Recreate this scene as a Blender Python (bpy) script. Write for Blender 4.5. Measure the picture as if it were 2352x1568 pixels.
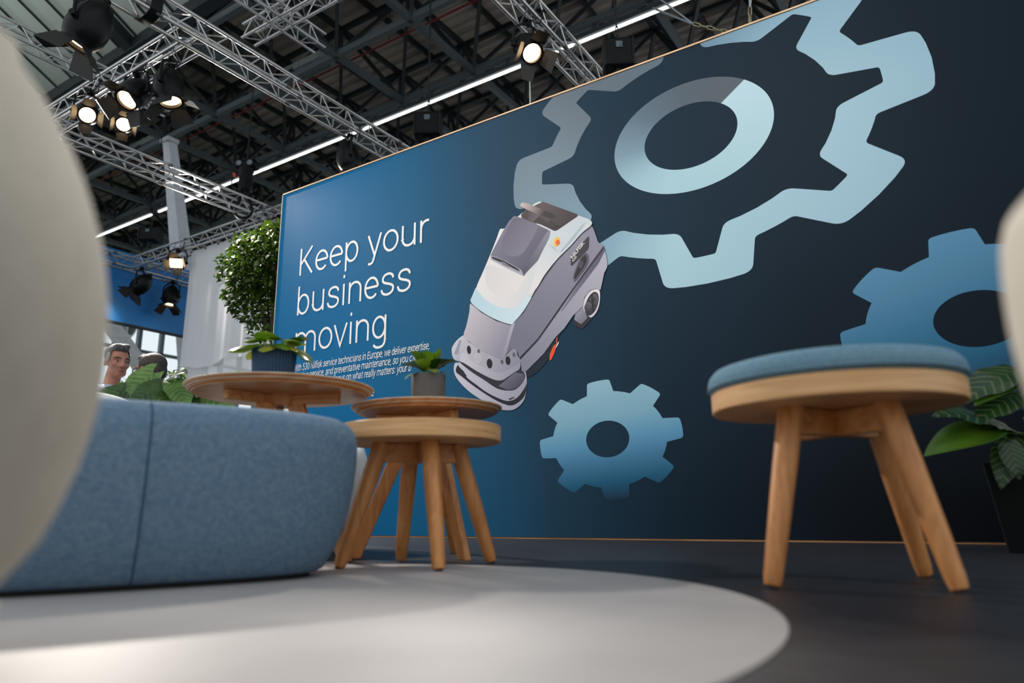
import bpy, bmesh, math, random
from mathutils import Vector, Matrix, noise

for o in list(bpy.data.objects):
    bpy.data.objects.remove(o)
SC = bpy.context.scene
COL = SC.collection
RND = random.Random(7)
PI = math.pi

# ------------------------------------------------------------------ camera
CAMZ = 0.18
FWD = Vector((-0.5283405, 0.8169260, 0.2312750))
RIGHT = Vector((0.8381047, 0.5453815, -0.0118117))
UPV = Vector((0.1357824, -0.1875921, 0.9728167))
cam_data = bpy.data.cameras.new('camera')
cam = bpy.data.objects.new('camera', cam_data)
COL.objects.link(cam)
rot = Matrix((RIGHT, UPV, -FWD)).transposed()
cam.matrix_world = Matrix.Translation((0, 0, CAMZ)) @ rot.to_4x4()
cam_data.sensor_width = 36.0
cam_data.sensor_fit = 'HORIZONTAL'
cam_data.lens = 25.052
cam_data.clip_start = 0.02
cam_data.clip_end = 200
cam_data.dof.use_dof = True
cam_data.dof.focus_distance = 5.2
cam_data.dof.aperture_fstop = 1.6
SC.camera = cam

# ------------------------------------------------------------------ world, exposure
world = bpy.data.worlds.new('daylight')
SC.world = world
world.use_nodes = True
bgn = world.node_tree.nodes['Background']
bgn.inputs[0].default_value = (0.88, 0.95, 1.0, 1)
bgn.inputs[1].default_value = 0.95
SC.view_settings.view_transform = 'Standard'
SC.view_settings.look = 'None'
SC.view_settings.exposure = 0.0
SC.view_settings.gamma = 1.0
SC.view_settings.use_curve_mapping = False


# ------------------------------------------------------------------ materials
def lin(c):
    out = []
    for x in c[:3]:
        x = x / 255.0
        out.append(x / 12.92 if x <= 0.04045 else ((x + 0.055) / 1.055) ** 2.4)
    return (out[0], out[1], out[2], 1.0)


MATS = {}


def new_mat(name):
    m = bpy.data.materials.new(name)
    m.use_nodes = True
    nt = m.node_tree
    return m, nt, nt.nodes['Principled BSDF']


def mat(name, col, rough=0.5, metal=0.0, var=0.0, scale=8.0, bump=0.0, bscale=80.0, spec=0.5, stretch=None, col2=None):
    """one procedural surface: base colour with optional noise variation, grain stretch and fine relief"""
    if name in MATS:
        return MATS[name]
    m, nt, b = new_mat(name)
    b.inputs['Base Color'].default_value = lin(col)
    b.inputs['Roughness'].default_value = rough
    b.inputs['Metallic'].default_value = metal
    b.inputs['Specular IOR Level'].default_value = spec
    tc = nt.nodes.new('ShaderNodeTexCoord')
    src = tc.outputs['Object']
    if stretch:
        mp = nt.nodes.new('ShaderNodeMapping')
        mp.inputs['Scale'].default_value = stretch
        nt.links.new(src, mp.inputs['Vector'])
        src = mp.outputs[0]
    if var > 0 or col2:
        n = nt.nodes.new('ShaderNodeTexNoise')
        n.inputs['Scale'].default_value = scale
        n.inputs['Detail'].default_value = 5
        nt.links.new(src, n.inputs['Vector'])
        r = nt.nodes.new('ShaderNodeValToRGB')
        r.color_ramp.elements[0].position = 0.32
        r.color_ramp.elements[1].position = 0.68
        if col2:
            r.color_ramp.elements[0].color = lin(col)
            r.color_ramp.elements[1].color = lin(col2)
        else:
            r.color_ramp.elements[0].color = lin([c * (1 - var) for c in col])
            r.color_ramp.elements[1].color = lin([min(255, c * (1 + var)) for c in col])
        nt.links.new(n.outputs['Fac'], r.inputs[0])
        nt.links.new(r.outputs[0], b.inputs['Base Color'])
    if bump > 0:
        n2 = nt.nodes.new('ShaderNodeTexNoise')
        n2.inputs['Scale'].default_value = bscale
        n2.inputs['Detail'].default_value = 3
        nt.links.new(src, n2.inputs['Vector'])
        bp = nt.nodes.new('ShaderNodeBump')
        bp.inputs['Strength'].default_value = bump
        bp.inputs['Distance'].default_value = 0.01
        nt.links.new(n2.outputs['Fac'], bp.inputs['Height'])
        nt.links.new(bp.outputs[0], b.inputs['Normal'])
    MATS[name] = m
    return m


def emit(name, col, strength):
    if name in MATS:
        return MATS[name]
    m, nt, b = new_mat(name)
    b.inputs['Base Color'].default_value = lin(col)
    b.inputs['Emission Color'].default_value = lin(col)
    b.inputs['Emission Strength'].default_value = strength
    MATS[name] = m
    return m


def wood(name, light, dark, rough=0.42, axis=2, scale=1.0, layered=False):
    """ash-like wood: long stretched grain plus cathedral rings"""
    if name in MATS:
        return MATS[name]
    m, nt, b = new_mat(name)
    tc = nt.nodes.new('ShaderNodeTexCoord')
    mp = nt.nodes.new('ShaderNodeMapping')
    s = [26.0 * scale] * 3
    s[axis] = 2.2 * scale
    if layered:
        s = [2.2 * scale, 2.2 * scale, 60.0 * scale]
    mp.inputs['Scale'].default_value = s
    nt.links.new(tc.outputs['Object'], mp.inputs['Vector'])
    n = nt.nodes.new('ShaderNodeTexNoise')
    n.inputs['Scale'].default_value = 1.0
    n.inputs['Detail'].default_value = 6
    n.inputs['Distortion'].default_value = 1.2
    nt.links.new(mp.outputs[0], n.inputs['Vector'])
    n2 = nt.nodes.new('ShaderNodeTexNoise')
    n2.inputs['Scale'].default_value = 4.5
    nt.links.new(mp.outputs[0], n2.inputs['Vector'])
    mx = nt.nodes.new('ShaderNodeMath')
    mx.operation = 'MULTIPLY_ADD'
    mx.inputs[1].default_value = 0.3
    nt.links.new(n2.outputs['Fac'], mx.inputs[0])
    nt.links.new(n.outputs['Fac'], mx.inputs[2])
    r = nt.nodes.new('ShaderNodeValToRGB')
    r.color_ramp.elements[0].position = 0.42
    r.color_ramp.elements[0].color = lin(dark)
    r.color_ramp.elements[1].position = 0.78
    r.color_ramp.elements[1].color = lin(light)
    nt.links.new(mx.outputs[0], r.inputs[0])
    nt.links.new(r.outputs[0], b.inputs['Base Color'])
    b.inputs['Roughness'].default_value = rough
    MATS[name] = m
    return m


def grad_mat(name, c0, c1, p0, p1, rough=0.45):
    """flat print whose ink runs from c0 at wall point p0 to c1 at wall point p1 (x, z in metres)"""
    m, nt, b = new_mat(name)
    b.inputs['Roughness'].default_value = rough
    b.inputs['Specular IOR Level'].default_value = 0.25
    if c1 is None:
        b.inputs['Base Color'].default_value = lin(c0)
        return m
    tc = nt.nodes.new('ShaderNodeTexCoord')
    d = Vector((p1[0] - p0[0], 0, p1[1] - p0[1]))
    L = d.length
    sub = nt.nodes.new('ShaderNodeVectorMath')
    sub.operation = 'SUBTRACT'
    sub.inputs[1].default_value = (p0[0], 0, p0[1])
    nt.links.new(tc.outputs['Object'], sub.inputs[0])
    dot = nt.nodes.new('ShaderNodeVectorMath')
    dot.operation = 'DOT_PRODUCT'
    dot.inputs[1].default_value = d / (L * L)
    nt.links.new(sub.outputs[0], dot.inputs[0])
    r = nt.nodes.new('ShaderNodeValToRGB')
    r.color_ramp.elements[0].color = lin(c0)
    r.color_ramp.elements[1].color = lin(c1)
    nt.links.new(dot.outputs['Value'], r.inputs[0])
    nt.links.new(r.outputs[0], b.inputs['Base Color'])
    return m


# ------------------------------------------------------------------ mesh helpers
class MB:
    """collects shapes; obj() links them as ONE mesh object"""

    def __init__(self):
        self.v = []
        self.f = []

    def add(self, vs, fs):
        k = len(self.v)
        self.v += [tuple(x) for x in vs]
        self.f += [tuple(i + k for i in q) for q in fs]
        return self

    def box(self, c, s, R=None):
        hx, hy, hz = s[0] / 2, s[1] / 2, s[2] / 2
        vs = [Vector((x, y, z)) for x in (-hx, hx) for y in (-hy, hy) for z in (-hz, hz)]
        if R is not None:
            vs = [R @ p for p in vs]
        vs = [p + Vector(c) for p in vs]
        return self.add(vs, [(0, 1, 3, 2), (4, 6, 7, 5), (0, 4, 5, 1), (2, 3, 7, 6), (0, 2, 6, 4), (1, 5, 7, 3)])

    def cyl(self, p0, p1, r0, r1=None, n=12, cap=True):
        r1 = r0 if r1 is None else r1
        p0, p1 = Vector(p0), Vector(p1)
        d = (p1 - p0).normalized()
        a = d.orthogonal().normalized()
        b = d.cross(a)
        vs = []
        for p, r in ((p0, r0), (p1, r1)):
            for i in range(n):
                t = 2 * PI * i / n
                vs.append(p + a * (r * math.cos(t)) + b * (r * math.sin(t)))
        fs = [(i, (i + 1) % n, n + (i + 1) % n, n + i) for i in range(n)]
        if cap:
            fs += [tuple(range(n - 1, -1, -1)), tuple(range(n, 2 * n))]
        return self.add(vs, fs)

    def tube(self, pts, r, n=8, cap=True):
        pts = [Vector(p) for p in pts]
        rr = r if isinstance(r, (list, tuple)) else [r] * len(pts)
        vs, a = [], None
        for i, p in enumerate(pts):
            d = (pts[min(i + 1, len(pts) - 1)] - pts[max(i - 1, 0)]).normalized()
            if a is None:
                a = d.orthogonal().normalized()
            a = (a - d * a.dot(d)).normalized()
            b = d.cross(a)
            for k in range(n):
                t = 2 * PI * k / n
                vs.append(p + a * (rr[i] * math.cos(t)) + b * (rr[i] * math.sin(t)))
        m = len(pts)
        fs = [(i * n + k, i * n + (k + 1) % n, (i + 1) * n + (k + 1) % n, (i + 1) * n + k) for i in range(m - 1) for k in range(n)]
        if cap:
            fs += [tuple(range(n - 1, -1, -1)), tuple(range((m - 1) * n, m * n))]
        return self.add(vs, fs)

    def lathe(self, prof, n=32, c=(0, 0, 0), M=None):
        """profile [(r, z)...] turned about z"""
        vs, fs = [], []
        for r, z in prof:
            for i in range(n):
                t = 2 * PI * i / n
                p = Vector((r * math.cos(t), r * math.sin(t), z))
                if M is not None:
                    p = M @ p
                vs.append(p + Vector(c))
        for j in range(len(prof) - 1):
            for i in range(n):
                fs.append((j * n + i, j * n + (i + 1) % n, (j + 1) * n + (i + 1) % n, (j + 1) * n + i))
        closed = prof[0] == prof[-1]
        if prof[0][0] > 1e-6 and not closed:
            fs.append(tuple(range(n - 1, -1, -1)))
        if prof[-1][0] > 1e-6 and not closed:
            k = (len(prof) - 1) * n
            fs.append(tuple(range(k, k + n)))
        return self.add(vs, fs)

    def sphere(self, c, r, nu=14, nv=9, R=None):
        r = (r, r, r) if not isinstance(r, (tuple, list)) else r
        vs, fs = [], []
        for j in range(nv + 1):
            ph = PI * j / nv
            for i in range(nu):
                t = 2 * PI * i / nu
                p = Vector((r[0] * math.sin(ph) * math.cos(t), r[1] * math.sin(ph) * math.sin(t), -r[2] * math.cos(ph)))
                if R is not None:
                    p = R @ p
                vs.append(p + Vector(c))
        for j in range(nv):
            for i in range(nu):
                fs.append((j * nu + i, j * nu + (i + 1) % nu, (j + 1) * nu + (i + 1) % nu, (j + 1) * nu + i))
        return self.add(vs, fs)

    def mesh(self, name, m=None, smooth=True):
        me = bpy.data.meshes.new(name)
        me.from_pydata(self.v, [], self.f)
        bm = bmesh.new()
        bm.from_mesh(me)
        bmesh.ops.remove_doubles(bm, verts=bm.verts, dist=1e-6)
        bmesh.ops.recalc_face_normals(bm, faces=bm.faces)
        bm.to_mesh(me)
        bm.free()
        if m:
            me.materials.append(m)
        if smooth:
            me.polygons.foreach_set('use_smooth', [True] * len(me.polygons))
            me.set_sharp_from_angle(angle=math.radians(40))
        return me

    def obj(self, name, m, parent=None, smooth=True, bevel=0.0):
        me = self.mesh(name, m, smooth)
        o = link(name, me, parent)
        if bevel:
            md = o.modifiers.new('bevel', 'BEVEL')
            md.width = bevel
            md.segments = 2
            md.limit_method = 'ANGLE'
        return o


def link(name, data, parent=None, M=None):
    o = bpy.data.objects.new(name, data)
    COL.objects.link(o)
    if parent is not None:
        o.parent = parent
    if M is not None:
        o.matrix_local = M
    return o


def tag(o, label=None, cat=None, group=None, kind=None):
    if label:
        o['label'] = label
    if cat:
        o['category'] = cat
    if group:
        o['group'] = group
    if kind:
        o['kind'] = kind
    return o


def thing(name, label, cat, loc=(0, 0, 0), rz=0.0, group=None):
    o = link(name, None)
    o.empty_display_size = 0.1
    o.location = loc
    o.rotation_euler = (0, 0, rz)
    return tag(o, label, cat, group)


def dup(root, loc, rz=0.0, label=None, group=None):
    """copy of a thing with its parts and sub-parts (shared mesh data)"""
    r = root.copy()
    COL.objects.link(r)
    r.location = loc
    r.rotation_euler = (0, 0, rz)
    tag(r, label, None, group)
    for ch in list(root.children):
        c = ch.copy()
        COL.objects.link(c)
        c.parent = r
        for g in list(ch.children):
            d = g.copy()
            COL.objects.link(d)
            d.parent = c
    return r


def frame(p, y, z):
    """matrix with origin p, local y along y, local z near z"""
    y = Vector(y).normalized()
    x = y.cross(Vector(z))
    if x.length < 1e-5:
        x = y.orthogonal()
    x.normalize()
    z = x.cross(y)
    M = Matrix((x, y, z)).transposed().to_4x4()
    M.translation = Vector(p)
    return M


def catmull(pts, k=4, closed=True):
    n = len(pts)
    out = []
    for i in range(n if closed else n - 1):
        g = lambda j: Vector(pts[j % n]) if closed else Vector(pts[max(0, min(n - 1, j))])
        p0, p1, p2, p3 = g(i - 1), g(i), g(i + 1), g(i + 2)
        for s in range(k):
            t = s / k
            out.append(0.5 * ((2 * p1) + (p2 - p0) * t + (2 * p0 - 5 * p1 + 4 * p2 - p3) * t * t + (3 * p1 - p0 - 3 * p2 + p3) * t ** 3))
    if not closed:
        out.append(Vector(pts[-1]))
    return out


def fillet(pts, r, seg=6):
    """rounds every corner of a closed polygon; r is a number or one radius per corner"""
    n = len(pts)
    out = []
    for i in range(n):
        p0, p, p1 = Vector(pts[i - 1]), Vector(pts[i]), Vector(pts[(i + 1) % n])
        rr = r if not isinstance(r, (list, tuple)) else r[i]
        a, b = p0 - p, p1 - p
        if rr <= 0 or a.length < 1e-6 or b.length < 1e-6:
            out.append(p)
            continue
        d = min(rr, a.length * 0.45, b.length * 0.45)
        A, B = p + a.normalized() * d, p + b.normalized() * d
        for s in range(seg + 1):
            t = s / seg
            out.append(A * (1 - t) ** 2 + p * (2 * t * (1 - t)) + B * t * t)
    return out


def curve_mesh(name, loops):
    """flat filled shape (even-odd holes) from 2D loops -> mesh in the xy plane"""
    cu = bpy.data.curves.new(name, 'CURVE')
    cu.dimensions = '2D'
    cu.fill_mode = 'BOTH'
    for lp in loops:
        s = cu.splines.new('POLY')
        s.points.add(len(lp) - 1)
        for i, p in enumerate(lp):
            s.points[i].co = (p[0], p[1], 0, 1)
        s.use_cyclic_u = True
    o = bpy.data.objects.new(name, cu)
    COL.objects.link(o)
    bpy.context.view_layer.update()
    me = bpy.data.meshes.new_from_object(o.evaluated_get(bpy.context.evaluated_depsgraph_get()))
    bpy.data.objects.remove(o)
    bpy.data.curves.remove(cu)
    me.name = name
    return me


def text_mesh(name, body, shear=0.0, offset=0.0, spacing=1.0):
    cu = bpy.data.curves.new(name, 'FONT')
    cu.body = body
    cu.size = 1.0
    cu.shear = shear
    cu.offset = offset
    cu.space_character = spacing
    cu.fill_mode = 'FRONT'
    cu.resolution_u = 6
    o = bpy.data.objects.new(name, cu)
    COL.objects.link(o)
    bpy.context.view_layer.update()
    me = bpy.data.meshes.new_from_object(o.evaluated_get(bpy.context.evaluated_depsgraph_get()))
    bpy.data.objects.remove(o)
    bpy.data.curves.remove(cu)
    me.name = name
    return me


def bounds(me):
    xs = [v.co.x for v in me.vertices]
    ys = [v.co.y for v in me.vertices]
    return min(xs), max(xs), min(ys), max(ys)

# ================================================================== floor, rug, printed wall
M_floor, nt, b = new_mat('dark laminate floor')
tc = nt.nodes.new('ShaderNodeTexCoord')
mp = nt.nodes.new('ShaderNodeMapping')
mp.inputs['Scale'].default_value = (1.2, 9.0, 1.0)
mp.inputs['Rotation'].default_value = (0, 0, 0.12)
nt.links.new(tc.outputs['Object'], mp.inputs['Vector'])
n1 = nt.nodes.new('ShaderNodeTexNoise')
n1.inputs['Scale'].default_value = 5.0
n1.inputs['Detail'].default_value = 9
n1.inputs['Roughness'].default_value = 0.68
nt.links.new(mp.outputs[0], n1.inputs['Vector'])
rp = nt.nodes.new('ShaderNodeValToRGB')
rp.color_ramp.elements[0].position = 0.35
rp.color_ramp.elements[0].color = lin((17, 19, 25))
rp.color_ramp.elements[1].position = 0.72
rp.color_ramp.elements[1].color = lin((40, 41, 49))
nt.links.new(n1.outputs['Fac'], rp.inputs[0])
nt.links.new(rp.outputs[0], b.inputs['Base Color'])
rr = nt.nodes.new('ShaderNodeMapRange')
rr.inputs[3].default_value = 0.38
rr.inputs[4].default_value = 0.6
nt.links.new(n1.outputs['Fac'], rr.inputs[0])
nt.links.new(rr.outputs[0], b.inputs['Roughness'])
b.inputs['Specular IOR Level'].default_value = 0.3
bp = nt.nodes.new('ShaderNodeBump')
bp.inputs['Strength'].default_value = 0.12
bp.inputs['Distance'].default_value = 0.004
nt.links.new(n1.outputs['Fac'], bp.inputs['Height'])
nt.links.new(bp.outputs[0], b.inputs['Normal'])
tag(MB().box((-14, 12, -0.05), (36, 36, 0.1)).obj('floor', M_floor, smooth=False), kind='structure')

M_rug = mat('pale vinyl disc', (178, 173, 172), rough=0.55, var=0.04, scale=2.5, bump=0.05, bscale=300)
rug = MB().lathe([(0, 0), (1.107, 0), (1.109, 0.0015), (1.107, 0.003), (0, 0.003)], n=160).obj('floor_disc', M_rug)
rug.location = (-1.359, 0.947, 0)
tag(rug, 'large pale round floor disc under the blue ottoman', 'rug')

WY = 4.157          # wall face
WX0, WX1, WZ0, WZ1 = -5.30, 3.2, 0.0105, 3.172
M_wall, nt, b = new_mat('printed wall graphic')
b.inputs['Roughness'].default_value = 0.5
b.inputs['Specular IOR Level'].default_value = 0.09
tc = nt.nodes.new('ShaderNodeTexCoord')
sx = nt.nodes.new('ShaderNodeSeparateXYZ')
nt.links.new(tc.outputs['Object'], sx.inputs[0])
# ink runs from blue at the free end to near-black navy; the run starts later low down
ma = nt.nodes.new('ShaderNodeMath')
ma.operation = 'MULTIPLY_ADD'
ma.inputs[1].default_value = 0.20
nt.links.new(sx.outputs['Z'], ma.inputs[0])
nt.links.new(sx.outputs['X'], ma.inputs[2])
mr = nt.nodes.new('ShaderNodeMapRange')
mr.inputs[1].default_value = -5.3
mr.inputs[2].default_value = 0.6
nt.links.new(ma.outputs[0], mr.inputs[0])
rp = nt.nodes.new('ShaderNodeValToRGB')
els = rp.color_ramp.elements
els[0].position = 0.0
els[0].color = lin((0, 98, 146))
els[1].position = 1.0
els[1].color = lin((15, 31, 43))
for p, c in ((0.22, (6, 96, 144)), (0.36, (26, 88, 124)), (0.5, (34, 66, 88)), (0.66, (26, 50, 67)), (0.82, (20, 39, 53))):
    e = els.new(p)
    e.color = lin(c)
nt.links.new(mr.outputs[0], rp.inputs[0])
# base colour goes to near black low down on the dark side
f1 = nt.nodes.new('ShaderNodeMapRange')
f1.inputs[1].default_value = 0.45
f1.inputs[2].default_value = 0.85
nt.links.new(mr.outputs[0], f1.inputs[0])
f2 = nt.nodes.new('ShaderNodeMapRange')
f2.inputs[1].default_value = 1.9
f2.inputs[2].default_value = 0.2
nt.links.new(sx.outputs['Z'], f2.inputs[0])
f3 = nt.nodes.new('ShaderNodeMath')
f3.operation = 'MULTIPLY'
nt.links.new(f1.outputs[0], f3.inputs[0])
nt.links.new(f2.outputs[0], f3.inputs[1])
mxc = nt.nodes.new('ShaderNodeMix')
mxc.data_type = 'RGBA'
mxc.inputs[7].default_value = lin((11, 16, 22))
nt.links.new(f3.outputs[0], mxc.inputs[0])
nt.links.new(rp.outputs[0], mxc.inputs[6])
nt.links.new(mxc.outputs[2], b.inputs['Base Color'])
nz = nt.nodes.new('ShaderNodeTexNoise')
nz.inputs['Scale'].default_value = 500
bp = nt.nodes.new('ShaderNodeBump')
bp.inputs['Strength'].default_value = 0.03
bp.inputs['Distance'].default_value = 0.002
nt.links.new(tc.outputs['Object'], nz.inputs['Vector'])
nt.links.new(nz.outputs['Fac'], bp.inputs['Height'])
nt.links.new(bp.outputs[0], b.inputs['Normal'])
wall = MB().box(((WX0 + WX1) / 2, WY + 0.05, (WZ0 + WZ1) / 2), (WX1 - WX0, 0.1, WZ1 - WZ0)).obj('wall_back', M_wall, smooth=False)
tag(wall, kind='structure')
M_edge = wood('pale ply edge', (226, 190, 150), (196, 152, 108), axis=0)
M_strip = wood('floor batten wood', (190, 138, 84), (150, 98, 52), axis=0)
tag(MB().box(((WX0 + WX1) / 2, WY + 0.04, WZ1 + 0.006), (WX1 - WX0, 0.094, 0.012)).obj('trim_1', M_edge, smooth=False), kind='structure')
tag(MB().box((WX0 - 0.004, WY + 0.04, (WZ0 + WZ1) / 2), (0.008, 0.092, WZ1 - WZ0)).obj('trim_2', mat('grey cut edge', (170, 168, 164), 0.6, var=0.05), smooth=False), kind='structure')
tag(MB().box(((WX0 + WX1) / 2, WY + 0.03, WZ0 / 2), (WX1 - WX0 - 0.02, 0.05, WZ0)).obj('trim_3', M_strip, smooth=False), kind='structure')

LAYER = [0]


def on_wall(me, name, m, parent, sx=1.0, sz=1.0, ox=0.0, oz=0.0, rot=0.0):
    """lay a flat xy mesh on the wall face as print"""
    LAYER[0] += 1 if 'lettering' not in name else 4
    y = WY - 0.0004 - LAYER[0] * 0.00012
    c, s = math.cos(rot), math.sin(rot)
    for v in me.vertices:
        px, pz = v.co.x * sx, v.co.y * sz
        v.co = (ox + c * px - s * pz, y - v.co.z, oz + s * px + c * pz)
    me.materials.clear()
    me.materials.append(m)
    return link(name, me, parent)


def poly_print(pts, name, m, parent):
    me = bpy.data.meshes.new(name)
    me.from_pydata([(p[0], p[1], 0) for p in pts], [], [tuple(range(len(pts)))])
    return on_wall(me, name, m, parent)


# ---- gears
def gear_loop(centres, root, tip, hr, ht, a, c, r_tip, r_root, clip=None):
    """closed gear outline; angles in degrees, x stretched by a about c, corners rounded"""
    pts, rad = [], []
    cs = sorted(centres)
    for i, t in enumerate(cs):
        for ang, r, f in ((t - hr, root, r_root), (t - ht, tip, r_tip)):
            pts.append((r * math.cos(math.radians(ang)), r * math.sin(math.radians(ang))))
            rad.append(f)
        for s in (-0.5, 0, 0.5):
            ang = t + ht * s
            pts.append((tip * math.cos(math.radians(ang)), tip * math.sin(math.radians(ang))))
            rad.append(0)
        for ang, r, f in ((t + ht, tip, r_tip), (t + hr, root, r_root)):
            pts.append((r * math.cos(math.radians(ang)), r * math.sin(math.radians(ang))))
            rad.append(f)
        nx = cs[(i + 1) % len(cs)] + (360 if i == len(cs) - 1 else 0)
        a0, a1 = t + hr, nx - hr
        for s in (0.25, 0.5, 0.75):
            ang = a0 + (a1 - a0) * s
            pts.append((root * math.cos(math.radians(ang)), root * math.sin(math.radians(ang))))
            rad.append(0)
    out = fillet(pts, rad, 7)
    out = [(c[0] + a * p[0], c[1] + p[1]) for p in out]
    if clip is not None:
        res = []
        n = len(out)
        for i in range(n):
            p, q = out[i], out[(i + 1) % n]
            if p[1] <= clip:
                res.append(p)
            if (p[1] <= clip) != (q[1] <= clip):
                t = (clip - p[1]) / (q[1] - p[1])
                res.append((p[0] + t * (q[0] - p[0]), clip))
        out = res
    return out


def ell_loop(c, rz, a, n=96):
    return [(c[0] + a * rz * math.cos(2 * PI * i / n), c[1] + rz * math.sin(2 * PI * i / n)) for i in range(n)]


def angle_mat(name, c, a, stops):
    """print ink that changes with the angle about c (stops: degrees 0..360 -> colour)"""
    m, nt, b = new_mat(name)
    b.inputs['Roughness'].default_value = 0.42
    b.inputs['Specular IOR Level'].default_value = 0.3
    tc = nt.nodes.new('ShaderNodeTexCoord')
    s = nt.nodes.new('ShaderNodeSeparateXYZ')
    nt.links.new(tc.outputs['Object'], s.inputs[0])
    mx = nt.nodes.new('ShaderNodeMath')
    mx.operation = 'SUBTRACT'
    mx.inputs[1].default_value = c[0]
    nt.links.new(s.outputs['X'], mx.inputs[0])
    md = nt.nodes.new('ShaderNodeMath')
    md.operation = 'DIVIDE'
    md.inputs[1].default_value = a
    nt.links.new(mx.outputs[0], md.inputs[0])
    mz = nt.nodes.new('ShaderNodeMath')
    mz.operation = 'SUBTRACT'
    mz.inputs[1].default_value = c[1]
    nt.links.new(s.outputs['Z'], mz.inputs[0])
    # rotate so that the seam of the arctangent lies at stops' 0 degrees
    at = nt.nodes.new('ShaderNodeMath')
    at.operation = 'ARCTAN2'
    neg = nt.nodes.new('ShaderNodeMath')
    neg.operation = 'MULTIPLY'
    neg.inputs[1].default_value = -1
    rot0 = math.radians(stops['seam'])
    # rotate (x, z) by -(seam+180)
    ca, sa = math.cos(-(rot0 + PI)), math.sin(-(rot0 + PI))
    outs = []
    for k0, k1 in ((ca, -sa), (sa, ca)):
        p = nt.nodes.new('ShaderNodeMath')
        p.operation = 'MULTIPLY'
        p.inputs[1].default_value = k0
        nt.links.new(md.outputs[0], p.inputs[0])
        q = nt.nodes.new('ShaderNodeMath')
        q.operation = 'MULTIPLY_ADD'
        q.inputs[1].default_value = k1
        nt.links.new(mz.outputs[0], q.inputs[0])
        nt.links.new(p.outputs[0], q.inputs[2])
        outs.append(q)
    nt.links.new(outs[1].outputs[0], at.inputs[0])
    nt.links.new(outs[0].outputs[0], at.inputs[1])
    mr = nt.nodes.new('ShaderNodeMapRange')
    mr.inputs[1].default_value = -PI
    mr.inputs[2].default_value = PI
    nt.links.new(at.outputs[0], mr.inputs[0])
    r = nt.nodes.new('ShaderNodeValToRGB')
    cols = stops['cols']
    el = r.color_ramp.elements
    el[0].position = cols[0][0] / 360
    el[0].color = lin(cols[0][1])
    el[1].position = cols[-1][0] / 360
    el[1].color = lin(cols[-1][1])
    for d, cc in cols[1:-1]:
        e = el.new(d / 360)
        e.color = lin(cc)
    nt.links.new(mr.outputs[0], r.inputs[0])
    nt.links.new(r.outputs[0], b.inputs['Base Color'])
    return m


CB, AB = (-1.2905, 2.507), 1.39
teeth = [3.8, 48.2, 91.0, 133.4, 177.2, 224.0, 271.5, 318.3]
outer = gear_loop(teeth, 0.785, 0.985, 16.8, 11.6, AB, CB, 0.14, 0.02, clip=WZ1 - 0.002)
inner = gear_loop(teeth, 0.628, 0.806, 9.4, 3.6, AB, CB, 0.012, 0.115, clip=WZ1 - 0.002)
# the clipped band: where both loops reach the wall top the inner loop opens onto it
M_big = angle_mat('big gear ink', CB, AB, {'seam': 100, 'cols': [(0, (82, 100, 114)), (32, (84, 98, 110)), (80, (92, 118, 134)),
                                                                (124, (112, 150, 174)), (160, (166, 202, 212)), (215, (156, 192, 208)),
                                                                (262, (152, 188, 204)), (308, (132, 170, 188)), (340, (96, 132, 154)), (358, (82, 100, 114))]})
on_wall(curve_mesh('gear_outline_print', [outer, inner]), 'gear_outline_print', M_big, wall)
CR, AR = (-1.298, 2.535), 1.3836
ring_light = []
M_ring = angle_mat('ring ink', CR, AR, {'seam': 45.0, 'cols': [(0, (66, 78, 90)), (50, (72, 86, 98)), (90, (84, 106, 122)), (135, (112, 142, 160)),
                                                              (175, (152, 188, 202)), (205, (164, 200, 210)), (300, (170, 204, 214)), (359.5, (178, 208, 220))]})
on_wall(curve_mesh('ring_print', [ell_loop(CR, 0.384, AR), ell_loop(CR, 0.2243, AR)]), 'ring_print', M_ring, wall)
CS, AS = (-1.9735, 0.6192), 1.308
small = gear_loop([5.8 + 45 * k for k in range(8)], 0.3055, 0.3825, 13.9, 9.3, AS, CS, 0.016, 0.0)


def multi_grad(name, p0, p1, cols):
    m = grad_mat(name, cols[0][1], cols[-1][1], p0, p1)
    el = [n for n in m.node_tree.nodes if n.type == 'VALTORGB'][0].color_ramp.elements
    for p, c in cols[1:-1]:
        e = el.new(p)
        e.color = lin(c)
    return m


M_small = multi_grad('small gear ink', (-2.0, 0.99), (-1.93, 0.24), [(0, (144, 184, 200)), (0.3, (126, 172, 192)), (0.5, (92, 150, 184)), (0.66, (66, 122, 158)), (0.85, (22, 88, 120)), (1, (18, 44, 66))])
on_wall(curve_mesh('gear_print', [small, ell_loop(CS, 0.116, 1.302)]), 'gear_print', M_small, wall)
CG, AG = (0.0858, 1.0879), 1.34
rg = gear_loop([95, 141, 186.8, 231.5, 276, 321, 366 - 360 + 0.0, 50.5], 0.38, 0.475, 14.2, 9.4, AG, CG, 0.02, 0.0)
M_rg = multi_grad('right gear ink', (-0.1, 1.56), (0.1, 0.66), [(0, (84, 140, 172)), (0.28, (74, 128, 162)), (0.5, (48, 112, 146)), (0.72, (22, 92, 126)), (0.9, (14, 60, 88)), (1, (14, 36, 54))])
on_wall(curve_mesh('gear_print', [rg, ell_loop(CG, 0.1445, AG)]), 'gear_print', M_rg, wall)

# ---- headline and paragraph lettering
M_txt = mat('white print ink', (234, 230, 226), 0.5, spec=0.25)

# ---- lettering drawn as single strokes: units of 1/1000 em, cap height 711
def arc(cx, cy, rx, ry, a0, a1, n=22):
    return [(cx + rx * math.cos(math.radians(a0 + (a1 - a0) * i / n)), cy + ry * math.sin(math.radians(a0 + (a1 - a0) * i / n))) for i in range(n + 1)]


def spl(*p):
    return [(q.x, q.y) for q in catmull([Vector((a, b)) for a, b in p], 6, False)]


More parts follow.
